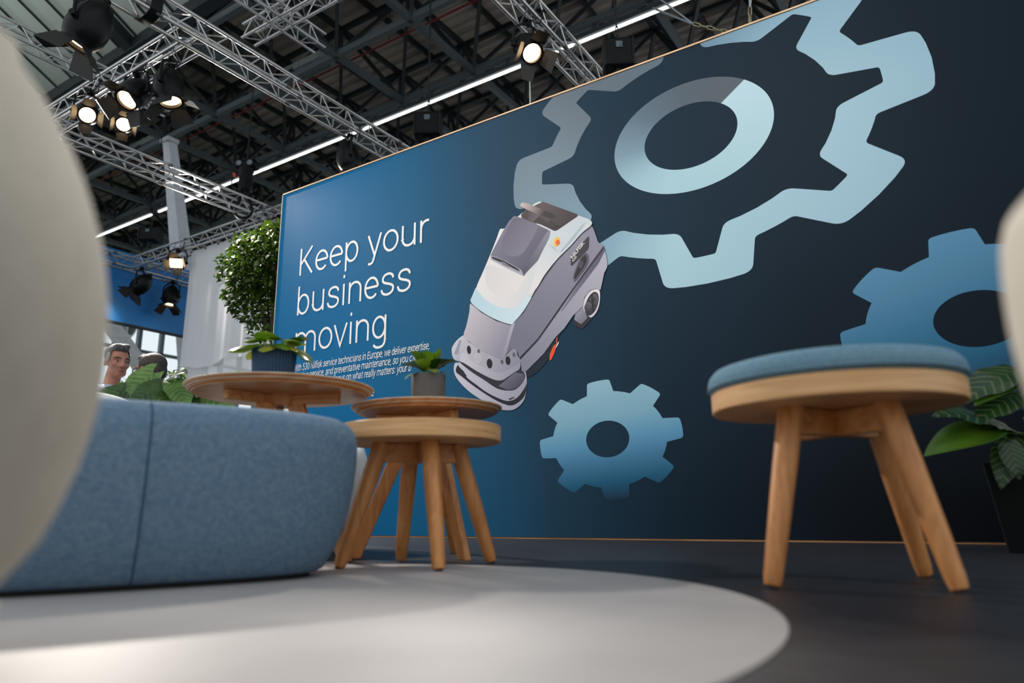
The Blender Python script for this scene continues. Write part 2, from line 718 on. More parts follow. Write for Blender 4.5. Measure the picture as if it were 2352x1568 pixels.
NARCH = arc(278, 330, 183, 172, 180, 0)
GL = {
    'K': (600, [[(90, 0), (90, 711)], [(108, 290), (500, 711)], [(215, 408), (530, 0)]]),
    'e': (519, [arc(268, 264, 203, 240, 3, 318, 40), [(66, 277), (470, 277)]]),
    'o': (556, [arc(278, 264, 213, 240, 0, 360, 44)]),
    'p': (548, [[(92, -205), (92, 528)], arc(282, 264, 190, 240, 0, 360, 44)]),
    'b': (549, [[(92, 0), (92, 750)], arc(282, 264, 190, 240, 0, 360, 44)]),
    'd': (549, [[(455, 0), (455, 750)], arc(265, 264, 190, 240, 0, 360, 44)]),
    'u': (551, [[(455, 0), (455, 528)], [(90, 528), (90, 195)] + arc(272, 195, 182, 171, 180, 360)]),
    'r': (342, [[(92, 0), (92, 528)], spl((92, 330), (118, 420), (180, 478), (250, 500), (322, 496))]),
    'y': (478, [[(36, 528), (246, 22)], [(442, 528), (222, -88)] + spl((222, -88), (186, -158), (128, -186), (52, -180))]),
    's': (505, [spl((430, 390), (402, 458), (330, 500), (246, 506), (152, 476), (104, 398), (130, 326), (222, 284), (322, 254), (414, 204), (432, 136), (392, 64), (302, 22), (208, 22), (112, 62), (68, 148))]),
    'i': (217, [[(108, 0), (108, 528)], [(108, 672), (108, 748)]]),
    'n': (551, [[(92, 0), (92, 528)], NARCH + [(461, 0)]]),
    'h': (551, [[(92, 0), (92, 750)], NARCH + [(461, 0)]]),
    'm': (880, [[(92, 0), (92, 528)], arc(266, 330, 174, 172, 180, 0) + [(440, 0)], arc(614, 330, 174, 172, 180, 0) + [(788, 0)]]),
    'v': (477, [[(30, 528), (239, 0), (448, 528)]]),
    'g': (549, [arc(262, 264, 190, 240, 0, 360, 44), [(455, 528), (455, -30)] + spl((455, -30), (438, -116), (376, -182), (276, -204), (178, -190), (96, -132))]),
    'W': (740, [[(30, 711), (190, 0), (370, 660), (550, 0), (710, 711)]]),
    'N': (655, [[(95, 0), (95, 711), (560, 0), (560, 711)]]),
    'E': (530, [[(100, 0), (100, 711)], [(100, 682), (480, 682)], [(100, 370), (430, 370)], [(100, 30), (480, 30)]]),
    '5': (560, [[(430, 682), (142, 682), (112, 372)] + spl((112, 372), (200, 436), (312, 428), (412, 338), (424, 220), (374, 90), (262, 24), (150, 44), (82, 132))]),
    '3': (560, [spl((90, 566), (132, 654), (242, 686), (360, 656), (406, 556), (370, 440), (240, 378)), spl((240, 378), (370, 332), (432, 220), (402, 92), (272, 24), (142, 46), (76, 150))]),
    '0': (560, [arc(280, 355, 186, 330, 0, 360, 44)]),
    'l': (217, [[(108, 0), (108, 750)]]),
    't': (325, [[(162, 660), (162, 120)] + spl((162, 120), (182, 46), (240, 22), (300, 30)), [(36, 500), (292, 500)]]),
    'f': (335, [[(150, 0), (150, 610)] + spl((150, 610), (172, 694), (234, 732), (316, 724)), [(36, 500), (292, 500)]]),
    'k': (490, [[(92, 0), (92, 750)], [(100, 190), (424, 528)], [(206, 292), (444, 0)]]),
    'c': (510, [arc(268, 264, 205, 240, 38, 322, 34)]),
    'a': (535, [spl((90, 392), (150, 472), (262, 504), (366, 462), (404, 370)) + [(404, 0)], spl((404, 292), (222, 272), (112, 214), (86, 132), (140, 44), (240, 20), (340, 62), (404, 140))]),
    'w': (700, [[(28, 528), (172, 0), (350, 500), (528, 0), (672, 528)]]),
    'x': (470, [[(40, 528), (430, 0)], [(430, 528), (40, 0)]]),
    ',': (205, [[(124, 70), (78, -120)]]),
    ':': (215, [[(108, 0), (108, 84)], [(108, 430), (108, 514)]]),
    ' ': (246, []),
}


def ribbon(b, pts, hw, zz=0.0):
    """flat stroke of half width hw along pts with butt ends and mitred bends"""
    P = [Vector(p) for p in pts]
    L, n = [], len(P)
    closed = (P[0] - P[-1]).length < 1e-6
    for i in range(n):
        d0 = (P[i] - P[i - 1]) if i else ((P[0] - P[-2]) if closed else (P[1] - P[0]))
        d1 = (P[i + 1] - P[i]) if i < n - 1 else ((P[1] - P[0]) if closed else (P[-1] - P[-2]))
        d0, d1 = d0.normalized(), d1.normalized()
        nn = Vector((-(d0.y + d1.y), d0.x + d1.x))
        nn = nn.normalized() if nn.length > 1e-6 else Vector((-d0.y, d0.x))
        k = min(2.2, 1 / max(0.3, nn.dot(Vector((-d0.y, d0.x)))))
        L.append((P[i] + nn * hw * k, P[i] - nn * hw * k))
    vs = [(q.x, q.y, zz) for pr_ in L for q in pr_]
    b.add(vs, [(2 * i, 2 * i + 1, 2 * i + 3, 2 * i + 2) for i in range(n - 1)])


def lettering(body, x0, x1, base, cap, weight=56, shear=0.0, name='headline_lettering'):
    b, pen = MB(), 0.0
    for ch in body:
        adv, strokes = GL[ch]
        for k_, st_ in enumerate(strokes):
            ribbon(b, [(pen + p[0], p[1]) for p in st_], weight / 2, k_ * 0.00012)
        pen += adv
    me = bpy.data.meshes.new(name)
    me.from_pydata([(v[0] + shear * v[1], v[1], v[2]) for v in b.v], [], b.f)
    b4 = bounds(me)
    sxx = (x1 - x0) / (b4[1] - b4[0])
    return on_wall(me, name, M_txt, wall, sxx, cap / 711.0, x0 - b4[0] * sxx, base)


lettering('Keep your', -4.998, -3.471, 2.297, 0.259)
lettering('business', -4.998, -3.652, 1.918, 0.259)
lettering('moving', -4.998, -3.893, 1.562, 0.259)
PC = 0.060
lettering('With 530 Nilfisk service technicians in Europe, we deliver expertise,', -4.99, -3.448, 1.404, PC, 78, 0.2, 'paragraph_lettering')
lettering('tive service, and preventative maintenance, so you can', -4.884, -3.557, 1.328, PC, 78, 0.2, 'paragraph_lettering')
lettering('focus on what really matters: your b', -4.483, -3.626, 1.253, PC, 78, 0.2, 'paragraph_lettering')
lettering('e', -4.046, -4.012, 1.092, 0.062, 70, 0.0, 'paragraph_lettering')

# ---- the printed floor scrubber
MACHINE = [
    ('caster_foot', 0, '-2.186,1.459 -2.118,1.479 -2.047,1.439 -2.045,1.424 -2.122,1.364 -2.183,1.394', (38, 36, 44)),
    ('caster_bracket', 0, '-2.168,1.487 -2.103,1.52 -2.081,1.432 -2.13,1.396 -2.181,1.437', (150, 150, 165), (110, 108, 124), (-2.162, 1.486), (-2.11, 1.405)),
    ('squeegee_shadow', 1, '-2.643,1.156 -2.471,1.25 -2.314,1.395 -2.232,1.445 -2.299,1.341 -2.39,1.188 -2.547,1.082', (22, 34, 46)),
    ('orange_blade', 0, '-2.383,1.178 -2.377,1.227 -2.346,1.28 -2.327,1.288 -2.336,1.237 -2.367,1.183', (236, 84, 40)),
    ('orange_blade', 0, '-2.327,1.285 -2.321,1.334 -2.314,1.331 -2.318,1.29', (225, 80, 42)),
    ('blade_clip', 0, '-2.325,1.282 -2.303,1.305 -2.306,1.288 -2.333,1.252', (215, 205, 208)),
    ('wheel_fender', 1, '-2.112,1.517 -2.094,1.576 -2.048,1.618 -2.001,1.624 -1.981,1.598 -1.987,1.519 -2.014,1.46 -2.053,1.432 -2.085,1.463', (236, 228, 228), (205, 198, 202), (-1.991, 1.612), (-2.064, 1.439)),
    ('wheel_tyre', 1, '-2.002,1.506 -2.014,1.483 -2.029,1.465 -2.046,1.453 -2.062,1.447 -2.076,1.45 -2.087,1.46 -2.094,1.476 -2.096,1.498 -2.092,1.522 -2.084,1.546 -2.071,1.569 -2.056,1.587 -2.04,1.6 -2.024,1.605 -2.009,1.602 -1.998,1.592 -1.992,1.575 -1.99,1.554 -1.994,1.53', (44, 42, 50)),
    ('wheel_hub', 1, '-2.006,1.511 -2.016,1.492 -2.028,1.477 -2.042,1.467 -2.055,1.462 -2.066,1.464 -2.075,1.472 -2.08,1.485 -2.081,1.503 -2.078,1.523 -2.071,1.544 -2.061,1.562 -2.048,1.578 -2.035,1.588 -2.022,1.593 -2.01,1.591 -2.002,1.582 -1.997,1.569 -1.996,1.551 -1.999,1.531', (86, 82, 92), (52, 50, 60), (-2.014, 1.575), (-2.063, 1.47)),
    ('wheel_spoke', 0, '-2.06,1.556 -2.064,1.55 -2.017,1.499 -2.012,1.504', (30, 28, 34)),
    ('wheel_spoke', 0, '-2.034,1.59 -2.046,1.591 -2.042,1.465 -2.03,1.464', (30, 28, 34)),
    ('wheel_spoke', 0, '-2.013,1.561 -2.02,1.568 -2.064,1.493 -2.056,1.487', (30, 28, 34)),
    ('wheel_cap', 1, '-2.047,1.498 -2.053,1.489 -2.06,1.482 -2.069,1.478 -2.077,1.477 -2.086,1.479 -2.093,1.485 -2.098,1.492 -2.1,1.502 -2.1,1.512 -2.097,1.523 -2.091,1.532 -2.084,1.538 -2.076,1.543 -2.067,1.543 -2.059,1.541 -2.052,1.536 -2.047,1.528 -2.044,1.519 -2.045,1.508', (96, 90, 100), (60, 56, 66), (-2.06, 1.531), (-2.084, 1.483)),
    ('deck_skirt', 1, '-3.206,1.216 -3.175,1.14 -3.066,1.035 -2.935,0.951 -2.808,0.886 -2.733,0.866 -2.665,0.87 -2.601,0.912 -2.575,0.971 -2.566,1.042 -2.57,1.1 -2.594,1.127 -2.743,1.093 -3.04,1.169 -3.176,1.263', (196, 192, 204), (160, 158, 172), (-3.107, 1.133), (-2.598, 0.922)),
    ('skirt_gap', 1, '-3.187,1.197 -3.155,1.244 -3.08,1.146 -2.935,1.03 -2.807,0.96 -2.72,0.931 -2.646,0.949 -2.589,1.005 -2.569,1.037 -2.575,0.979 -2.61,0.931 -2.683,0.898 -2.757,0.913 -2.87,0.97 -3.027,1.072 -3.127,1.148', (30, 31, 42)),
    ('upper_bumper', 1, '-3.135,1.269 -3.04,1.18 -2.934,1.103 -2.819,1.029 -2.719,1.001 -2.645,1.011 -2.585,1.07 -2.582,1.021 -2.643,0.957 -2.72,0.941 -2.807,0.97 -2.935,1.036 -3.077,1.133 -3.088,1.166 -3.162,1.237', (190, 187, 200), (158, 156, 170), (-3.067, 1.161), (-2.609, 0.995)),
    ('bumper_slot', 0, '-2.722,0.946 -2.676,0.956 -2.664,0.951 -2.707,0.936', (50, 48, 58)),
    ('nose_recess', 1, '-3.162,1.275 -3.067,1.244 -2.974,1.173 -2.857,1.105 -2.781,1.084 -2.718,1.103 -2.643,1.145 -2.594,1.127 -2.583,1.075 -2.645,1.014 -2.719,1.004 -2.819,1.032 -2.934,1.107 -3.053,1.184', (40, 40, 50)),
    ('recess_plate', 0, '-2.804,1.046 -2.661,1.128 -2.591,1.11 -2.584,1.07 -2.645,1.017 -2.719,1.006', (104, 102, 118), (78, 76, 92), (-2.693, 1.108), (-2.645, 1.03)),
    ('left_bumper', 1, '-3.227,1.36 -3.213,1.399 -3.164,1.443 -3.102,1.464 -3.07,1.429 -3.088,1.353 -3.087,1.286 -3.149,1.269 -3.207,1.294', (202, 199, 208), (168, 166, 178), (-3.205, 1.391), (-3.108, 1.3)),
    ('bumper_facet', 0, '-3.204,1.329 -3.155,1.43 -3.133,1.427 -3.156,1.362 -3.163,1.323', (150, 150, 166)),
    ('chin', 1, '-3.151,1.276 -3.115,1.334 -3,1.242 -2.869,1.171 -2.78,1.145 -2.642,1.198 -2.617,1.205 -2.622,1.151 -2.668,1.129 -2.718,1.105 -2.781,1.084 -2.857,1.103 -2.987,1.172 -3.101,1.245', (196, 192, 203), (150, 148, 162), (-3.081, 1.263), (-2.643, 1.134)),
    ('sensor_panel', 1, '-3.125,1.394 -3.089,1.417 -2.973,1.343 -2.843,1.273 -2.756,1.253 -2.68,1.303 -2.65,1.297 -2.639,1.25 -2.615,1.213 -2.625,1.194 -2.717,1.158 -2.78,1.142 -2.869,1.167 -3,1.233 -3.087,1.299 -3.124,1.353', (188, 184, 194), (140, 139, 154), (-3.067, 1.373), (-2.629, 1.228)),
    ('sensor', 1, '-3.046,1.343 -3.045,1.333 -3.047,1.324 -3.05,1.317 -3.055,1.313 -3.06,1.312 -3.066,1.313 -3.072,1.318 -3.077,1.326 -3.081,1.335 -3.083,1.345 -3.084,1.355 -3.082,1.364 -3.079,1.371 -3.074,1.376 -3.069,1.377 -3.063,1.375 -3.057,1.37 -3.052,1.363 -3.048,1.354', (26, 26, 34)),
    ('sensor', 1, '-2.855,1.217 -2.855,1.206 -2.857,1.196 -2.862,1.189 -2.868,1.184 -2.875,1.182 -2.883,1.184 -2.89,1.189 -2.897,1.198 -2.901,1.208 -2.904,1.219 -2.904,1.23 -2.902,1.24 -2.897,1.248 -2.891,1.253 -2.884,1.254 -2.876,1.252 -2.868,1.247 -2.862,1.239 -2.857,1.229', (26, 26, 34)),
    ('sensor', 1, '-2.699,1.219 -2.699,1.21 -2.701,1.201 -2.705,1.194 -2.71,1.189 -2.716,1.188 -2.723,1.19 -2.73,1.194 -2.735,1.202 -2.739,1.211 -2.741,1.221 -2.741,1.231 -2.739,1.24 -2.735,1.247 -2.73,1.251 -2.723,1.253 -2.717,1.251 -2.71,1.246 -2.705,1.239 -2.701,1.229', (26, 26, 34)),
    ('sensor_ring', 1, '-2.964,1.322 -2.965,1.316 -2.967,1.311 -2.972,1.308 -2.977,1.309 -2.982,1.312 -2.986,1.317 -2.988,1.323 -2.988,1.329 -2.985,1.334 -2.98,1.337 -2.975,1.337 -2.97,1.334 -2.966,1.328', (92, 90, 104)),
    ('sensor_ring', 1, '-2.656,1.256 -2.656,1.249 -2.659,1.243 -2.664,1.24 -2.669,1.24 -2.674,1.243 -2.679,1.249 -2.681,1.257 -2.68,1.264 -2.677,1.27 -2.673,1.273 -2.667,1.273 -2.662,1.27 -2.658,1.263', (92, 90, 104)),
    ('sensor_ring', 1, '-2.758,1.216 -2.758,1.209 -2.761,1.204 -2.766,1.201 -2.771,1.201 -2.777,1.204 -2.781,1.21 -2.783,1.217 -2.783,1.224 -2.78,1.23 -2.775,1.233 -2.769,1.233 -2.764,1.229 -2.76,1.223', (92, 90, 104)),
    ('round_badge', 1, '-2.951,1.27 -2.951,1.258 -2.953,1.248 -2.959,1.24 -2.966,1.234 -2.975,1.232 -2.985,1.234 -2.994,1.24 -3.002,1.248 -3.008,1.259 -3.012,1.271 -3.012,1.282 -3.01,1.293 -3.004,1.301 -2.997,1.307 -2.988,1.308 -2.978,1.306 -2.969,1.301 -2.961,1.292 -2.955,1.282', (206, 202, 210)),
    ('round_badge', 1, '-2.955,1.27 -2.955,1.26 -2.957,1.25 -2.962,1.243 -2.968,1.238 -2.976,1.237 -2.984,1.239 -2.992,1.243 -2.999,1.251 -3.005,1.26 -3.008,1.27 -3.008,1.281 -3.006,1.29 -3.001,1.298 -2.995,1.302 -2.987,1.304 -2.979,1.302 -2.97,1.297 -2.963,1.29 -2.958,1.28', (184, 181, 191)),
    ('lower_side', 0, '-2.615,1.216 -2.466,1.331 -2.281,1.529 -2.105,1.722 -1.986,1.842 -1.944,1.924 -1.93,1.886 -1.917,1.805 -1.918,1.758 -1.942,1.722 -1.95,1.692 -1.974,1.609 -2.007,1.625 -2.051,1.62 -2.097,1.579 -2.112,1.517 -2.186,1.467 -2.257,1.387 -2.328,1.335 -2.424,1.233 -2.567,1.126 -2.604,1.128', (132, 131, 147), (176, 173, 186), (-2.545, 1.175), (-1.939, 1.789)),
    ('side_panel', 0, '-2.68,1.307 -2.754,1.252 -2.714,1.368 -2.688,1.478 -2.586,1.555 -2.51,1.657 -2.398,1.794 -2.299,1.889 -2.191,1.964 -2.096,2.041 -2.019,2.081 -2.005,2.047 -1.976,1.948 -1.942,1.924 -1.936,1.901 -1.991,1.854 -2.108,1.733 -2.286,1.543 -2.469,1.344 -2.62,1.227 -2.645,1.289', (118, 117, 134), (138, 136, 152), (-2.566, 1.337), (-2.03, 1.988)),
    ('side_shade', 0, '-2.109,1.717 -1.986,1.846 -1.939,1.915 -1.928,1.879 -1.98,1.797 -2.099,1.678 -2.276,1.505 -2.276,1.517', (88, 82, 102), (118, 114, 132), (-1.957, 1.876), (-2.252, 1.522)),
    ('side_seam', 0, '-2.623,1.229 -2.469,1.346 -2.286,1.546 -2.108,1.736 -1.991,1.859 -1.938,1.912 -1.932,1.898 -1.987,1.843 -2.105,1.721 -2.282,1.528 -2.466,1.33 -2.615,1.213', (38, 36, 46)),
    ('front_panel', 1, '-3.045,1.701 -2.946,1.616 -2.815,1.531 -2.69,1.479 -2.67,1.49 -2.708,1.378 -2.754,1.252 -2.843,1.271 -2.973,1.342 -3.089,1.43 -3.113,1.469 -3.088,1.534 -3.061,1.633', (196, 188, 196), (140, 137, 151), (-3.068, 1.622), (-2.689, 1.343)),
    ('front_edge', 1, '-2.69,1.479 -2.656,1.495 -2.689,1.397 -2.743,1.255 -2.773,1.255 -2.727,1.37', (176, 172, 184), (150, 148, 162), (-2.687, 1.484), (-2.753, 1.265)),
    ('panel_seam', 0, '-3.046,1.704 -2.946,1.618 -2.815,1.533 -2.69,1.481 -2.586,1.56 -2.51,1.66 -2.398,1.796 -2.299,1.893 -2.191,1.968 -2.096,2.044 -2.021,2.083 -2.015,2.073 -2.093,2.035 -2.187,1.959 -2.295,1.883 -2.393,1.789 -2.505,1.653 -2.581,1.551 -2.688,1.473 -2.817,1.526 -2.949,1.611 -3.048,1.696', (46, 44, 56)),
    ('blue_band', 1, '-2.994,1.819 -2.973,1.775 -2.906,1.7 -2.801,1.632 -2.711,1.604 -2.635,1.604 -2.587,1.643 -2.557,1.669 -2.523,1.658 -2.517,1.647 -2.586,1.56 -2.67,1.49 -2.693,1.482 -2.815,1.535 -2.946,1.618 -3.045,1.706 -3.033,1.757', (184, 212, 222), (206, 226, 232), (-2.973, 1.767), (-2.637, 1.509)),
    ('top_shell', 1, '-2.776,2.231 -2.736,2.229 -2.624,2.29 -2.521,2.34 -2.445,2.363 -2.395,2.345 -2.114,2.176 -2.035,2.128 -2.019,2.087 -2.096,2.046 -2.191,1.97 -2.299,1.895 -2.41,1.797 -2.508,1.664 -2.522,1.66 -2.557,1.669 -2.587,1.643 -2.635,1.604 -2.711,1.604 -2.801,1.632 -2.906,1.7 -2.973,1.775 -2.994,1.819 -2.932,1.93 -2.864,2.056 -2.809,2.164', (226, 222, 222), (198, 206, 212), (-2.811, 1.966), (-2.153, 2.049)),
    ('shell_dish', 1, '-2.891,1.971 -2.912,1.906 -2.905,1.829 -2.852,1.751 -2.787,1.709 -2.71,1.7 -2.633,1.723 -2.582,1.786 -2.559,1.837 -2.733,1.905', (214, 211, 212), (228, 222, 220), (-2.905, 1.939), (-2.659, 1.711)),
    ('shell_side', 1, '-2.428,2.033 -2.344,1.981 -2.274,1.935 -2.142,2.035 -2.036,2.109 -2.026,2.082 -2.096,2.044 -2.191,1.968 -2.299,1.893 -2.404,1.795 -2.472,1.71 -2.534,1.688 -2.469,1.852', (204, 210, 215), (226, 222, 222), (-2.297, 1.96), (-2.459, 1.762)),
    ('shell_crease', 0, '-2.28,1.939 -2.213,1.997 -2.105,2.092 -2.059,2.118 -2.154,2.016 -2.253,1.94', (168, 182, 192)),
    ('shell_crease', 0, '-2.325,1.977 -2.28,1.939 -2.332,2.001 -2.367,2.025', (176, 188, 197)),
    ('hood', 0, '-2.65,2.306 -2.573,2.268 -2.449,2.187 -2.362,2.128 -2.345,2.115 -2.354,2.072 -2.455,1.916 -2.553,1.845 -2.574,1.822 -2.707,1.904 -2.861,2.007 -2.867,2.038 -2.834,2.09 -2.743,2.219 -2.696,2.276', (120, 117, 134), (92, 89, 106), (-2.73, 2.204), (-2.455, 1.949)),
    ('hood_dish', 1, '-2.644,2.287 -2.703,2.227 -2.754,2.14 -2.763,2.084 -2.732,2.028 -2.667,1.992 -2.604,1.99 -2.552,2.026 -2.449,2.176 -2.548,2.249', (98, 95, 112), (126, 123, 139), (-2.729, 2.251), (-2.578, 1.998)),
    ('hood_edge', 0, '-2.362,2.128 -2.345,2.115 -2.354,2.072 -2.455,1.916 -2.553,1.845 -2.574,1.822 -2.593,1.87 -2.529,1.931 -2.427,2.055', (132, 130, 147), (84, 81, 98), (-2.365, 2.097), (-2.568, 1.85)),
    ('hood_lip', 0, '-2.867,2.045 -2.732,1.973 -2.591,1.87 -2.574,1.822 -2.707,1.904 -2.861,2.007', (166, 165, 176)),
    ('hood_slot', 0, '-2.853,2.031 -2.745,1.976 -2.631,1.894 -2.608,1.871 -2.611,1.865 -2.733,1.944 -2.848,2.012', (34, 30, 38)),
    ('slot_latch', 0, '-2.772,1.979 -2.735,1.96 -2.681,1.912 -2.707,1.917 -2.756,1.948', (120, 116, 126)),
    ('console', 0, '-2.59,2.299 -2.559,2.327 -2.401,2.355 -2.123,2.187 -2.125,2.174 -2.29,2.109 -2.311,2.108 -2.422,2.183 -2.504,2.225 -2.583,2.272', (66, 54, 56), (40, 32, 36), (-2.521, 2.329), (-2.231, 2.155)),
    ('console_face', 0, '-2.401,2.355 -2.123,2.187 -2.13,2.179 -2.292,2.121 -2.459,2.267 -2.559,2.327', (84, 70, 72), (52, 42, 46), (-2.421, 2.326), (-2.208, 2.161)),
    ('console_knob', 1, '-2.307,2.157 -2.311,2.154 -2.317,2.154 -2.323,2.158 -2.327,2.163 -2.327,2.168 -2.324,2.171 -2.318,2.171 -2.311,2.167 -2.307,2.162', (28, 22, 26)),
    ('console_knob', 1, '-2.291,2.135 -2.295,2.132 -2.301,2.133 -2.307,2.136 -2.311,2.141 -2.311,2.146 -2.307,2.149 -2.301,2.149 -2.295,2.145 -2.291,2.14', (28, 22, 26)),
    ('console_knob', 1, '-2.274,2.133 -2.278,2.13 -2.284,2.131 -2.29,2.134 -2.294,2.14 -2.294,2.145 -2.291,2.148 -2.285,2.147 -2.278,2.143 -2.275,2.138', (28, 22, 26)),
    ('console_knob', 1, '-2.329,2.175 -2.332,2.172 -2.338,2.173 -2.345,2.176 -2.349,2.182 -2.349,2.187 -2.345,2.19 -2.339,2.189 -2.333,2.186 -2.329,2.18', (28, 22, 26)),
    ('wheel_post', 0, '-2.564,2.351 -2.522,2.288 -2.538,2.246 -2.488,2.217 -2.422,2.258 -2.373,2.262 -2.446,2.293', (52, 44, 48), (96, 88, 94), (-2.547, 2.323), (-2.447, 2.253)),
    ('steering_wheel', 1, '-2.593,2.38 -2.576,2.392 -2.52,2.368 -2.421,2.304 -2.325,2.245 -2.301,2.219 -2.311,2.204 -2.35,2.218 -2.447,2.269 -2.546,2.333 -2.587,2.362', (196, 176, 174), (40, 34, 38), (-2.584, 2.38), (-2.398, 2.252)),
    ('estop_plate', 1, '-2.277,2.014 -2.281,2.004 -2.287,1.996 -2.294,1.991 -2.301,1.989 -2.308,1.99 -2.314,1.995 -2.318,2.002 -2.32,2.011 -2.32,2.022 -2.318,2.033 -2.314,2.042 -2.308,2.05 -2.301,2.055 -2.294,2.057 -2.287,2.056 -2.281,2.052 -2.277,2.044 -2.275,2.035 -2.275,2.024', (240, 190, 60)),
    ('estop_button', 1, '-2.272,2.01 -2.274,2.005 -2.278,2.001 -2.282,1.998 -2.287,1.997 -2.292,1.998 -2.297,2.001 -2.301,2.005 -2.304,2.011 -2.305,2.017 -2.304,2.023 -2.302,2.028 -2.299,2.033 -2.294,2.035 -2.289,2.036 -2.284,2.035 -2.279,2.032 -2.275,2.028 -2.273,2.022 -2.271,2.016', (238, 96, 40)),
    ('logo_plate', 0, '-2.187,1.884 -2.17,1.905 -2.052,2.004 -2.042,2.004 -2.047,1.933 -2.056,1.915 -2.177,1.826 -2.191,1.825', (50, 47, 55)),
    ('vent_ring', 1, '-2.065,1.891 -2.053,1.856 -2.065,1.804 -2.152,1.713 -2.172,1.714 -2.171,1.755 -2.124,1.852 -2.093,1.886', (92, 88, 104)),
    ('vent', 1, '-2.073,1.876 -2.065,1.85 -2.076,1.808 -2.151,1.727 -2.165,1.73 -2.159,1.759 -2.115,1.846 -2.091,1.873', (34, 30, 38)),
    ('vent_handle', 1, '-2.097,1.808 -2.101,1.801 -2.105,1.795 -2.111,1.791 -2.116,1.79 -2.122,1.791 -2.126,1.794 -2.128,1.8 -2.129,1.807 -2.129,1.815 -2.126,1.823 -2.122,1.83 -2.118,1.836 -2.112,1.839 -2.106,1.841 -2.101,1.84 -2.097,1.836 -2.095,1.83 -2.094,1.823 -2.094,1.816', (74, 70, 82)),
]
scrub = link('scrubber_print', None, wall)
for i, row in enumerate(MACHINE):
    nm, smo, txt, c0 = row[:4]
    pts = [tuple(float(t) for t in q.split(',')) for q in txt.split()]
    pts = [Vector(p) for p in pts]
    if smo:
        pts = catmull(pts, 4)
    else:
        pts = fillet(pts, 0.006, 3)
    m = grad_mat('print ink %d' % i, c0, *row[4:]) if len(row) > 4 else grad_mat('print ink %d' % i, c0, None, None, None)
    poly_print(pts, nm, m, scrub)
for body, x, z, h, wd in (('NILFISK', -2.176, 1.868, 0.026, 0.138), ('SC50', -2.170, 1.846, 0.015, 0.042)):
    me = text_mesh('plate_lettering', body, 0.0, 0.02)
    b4 = bounds(me)
    on_wall(me, 'plate_lettering', M_txt, scrub, wd / (b4[1] - b4[0]), h / (b4[3] - b4[2]), x, z, rot=math.radians(43.5))

# ================================================================== hall: roof, space frame, window wall
M_deck = mat('dark roof deck', (176, 164, 152), 0.7, var=0.15, scale=0.6)
M_steel = mat('dark painted steel', (36, 41, 45), 0.45, metal=0.2, var=0.12, scale=3)
ZB, ZT = 9.18, 10.80
GX, GY = 1.970, 1.985


def bx(k):
    return -3.89 - GX * k


def by(j):
    return 8.748 + GY * j


K0, K1, J0, J1 = -2, 13, -1, 8
deck = MB()
y, rows = 6.35, []
while y < 27.5:
    rows += [(y, 0), (y + 0.10, 0), (y + 0.14, 0.06), (y + 0.24, 0.06)]
    y += 0.28
n = len(rows)
deck.add([(x, r[0], ZT + 0.16 + r[1]) for x in (-31.0, 7.0) for r in rows], [(i, i + 1, n + i + 1, n + i) for i in range(n - 1)])
ceiling = deck.obj('ceiling', M_deck, smooth=False)
tag(ceiling, kind='structure')


def unit_bar(name, w, m, n=4):
    b = MB()
    b.cyl((0, 0, 0), (0, 1, 0), w, n=n)
    return b.mesh(name, m, smooth=n > 5)


def bar(name, me, p, q, parent, up=(0, 0, 1)):
    p, q = Vector(p), Vector(q)
    M = frame(p, q - p, up)
    M = M @ Matrix.Diagonal((1, (q - p).length, 1, 1))
    return link(name, me, parent, M)


me_ch = MB().box((0, 0.5, 0), (0.11, 1, 0.13)).mesh('chord_beam', mat('grey painted chord', (80, 88, 92), 0.45, metal=0.2, var=0.1, scale=3), False)
me_top = MB().box((0, 0.5, 0), (0.09, 1, 0.11)).mesh('top_chord', M_steel, False)
me_di = MB().box((0, 0.5, 0), (0.075, 1, 0.075)).mesh('diagonal_strut', M_steel, False)
for k in range(K0, K1 + 1):
    bar('chord_beam', me_ch, (bx(k), by(J0) - 0.3, ZB), (bx(k), by(J1), ZB), ceiling)
    bar('top_chord', me_top, (bx(k) - GX / 2, by(J0) - GY / 2, ZT), (bx(k) - GX / 2, by(J1), ZT), ceiling)
for j in range(J0, J1 + 1):
    bar('chord_beam', me_ch, (bx(K1), by(j), ZB), (bx(K0), by(j), ZB), ceiling)
    bar('top_chord', me_top, (bx(K1) - 1, by(j) + GY / 2, ZT), (bx(K0), by(j) + GY / 2, ZT), ceiling)
diags = []
for k in range(K0, K1 + 1):
    for j in range(J0, J1 + 1):
        p = Vector((bx(k), by(j), ZB))
        for sx_ in (-1, 1):
            for sy_ in (-1, 1):
                q = Vector((bx(k) + sx_ * GX / 2, by(j) + sy_ * GY / 2, ZT))
                m_ = (p + q) / 2 - Vector((0, 0, CAMZ))
                f_ = m_.dot(FWD)
                vis = f_ > 1 and abs(m_.dot(RIGHT) / f_) < 0.8 and m_.dot(UPV) / f_ < 0.6 and m_.z / math.hypot(m_.x, m_.y) > 0.30
                diags.append((0 if vis else 1, f_, p, q))
diags.sort(key=lambda t: t[:2])
for t in diags[:300]:
    bar('diagonal_strut', me_di, t[2], t[3], ceiling)
rest = MB()
for t in diags[300:]:
    rest.cyl(t[2], t[3], 0.05, n=4, cap=False)
tag(rest.obj('far_struts', M_steel, ceiling, smooth=False), kind='stuff')
# purlins under the deck
me_pu = MB().box((0, 0.5, 0), (0.06, 1, 0.14)).mesh('purlin', M_steel, False)
for k in range(K0, K1 + 1):
    bar('purlin', me_pu, (bx(k), 6.4, ZT + 0.09), (bx(k), 27, ZT + 0.09), ceiling)

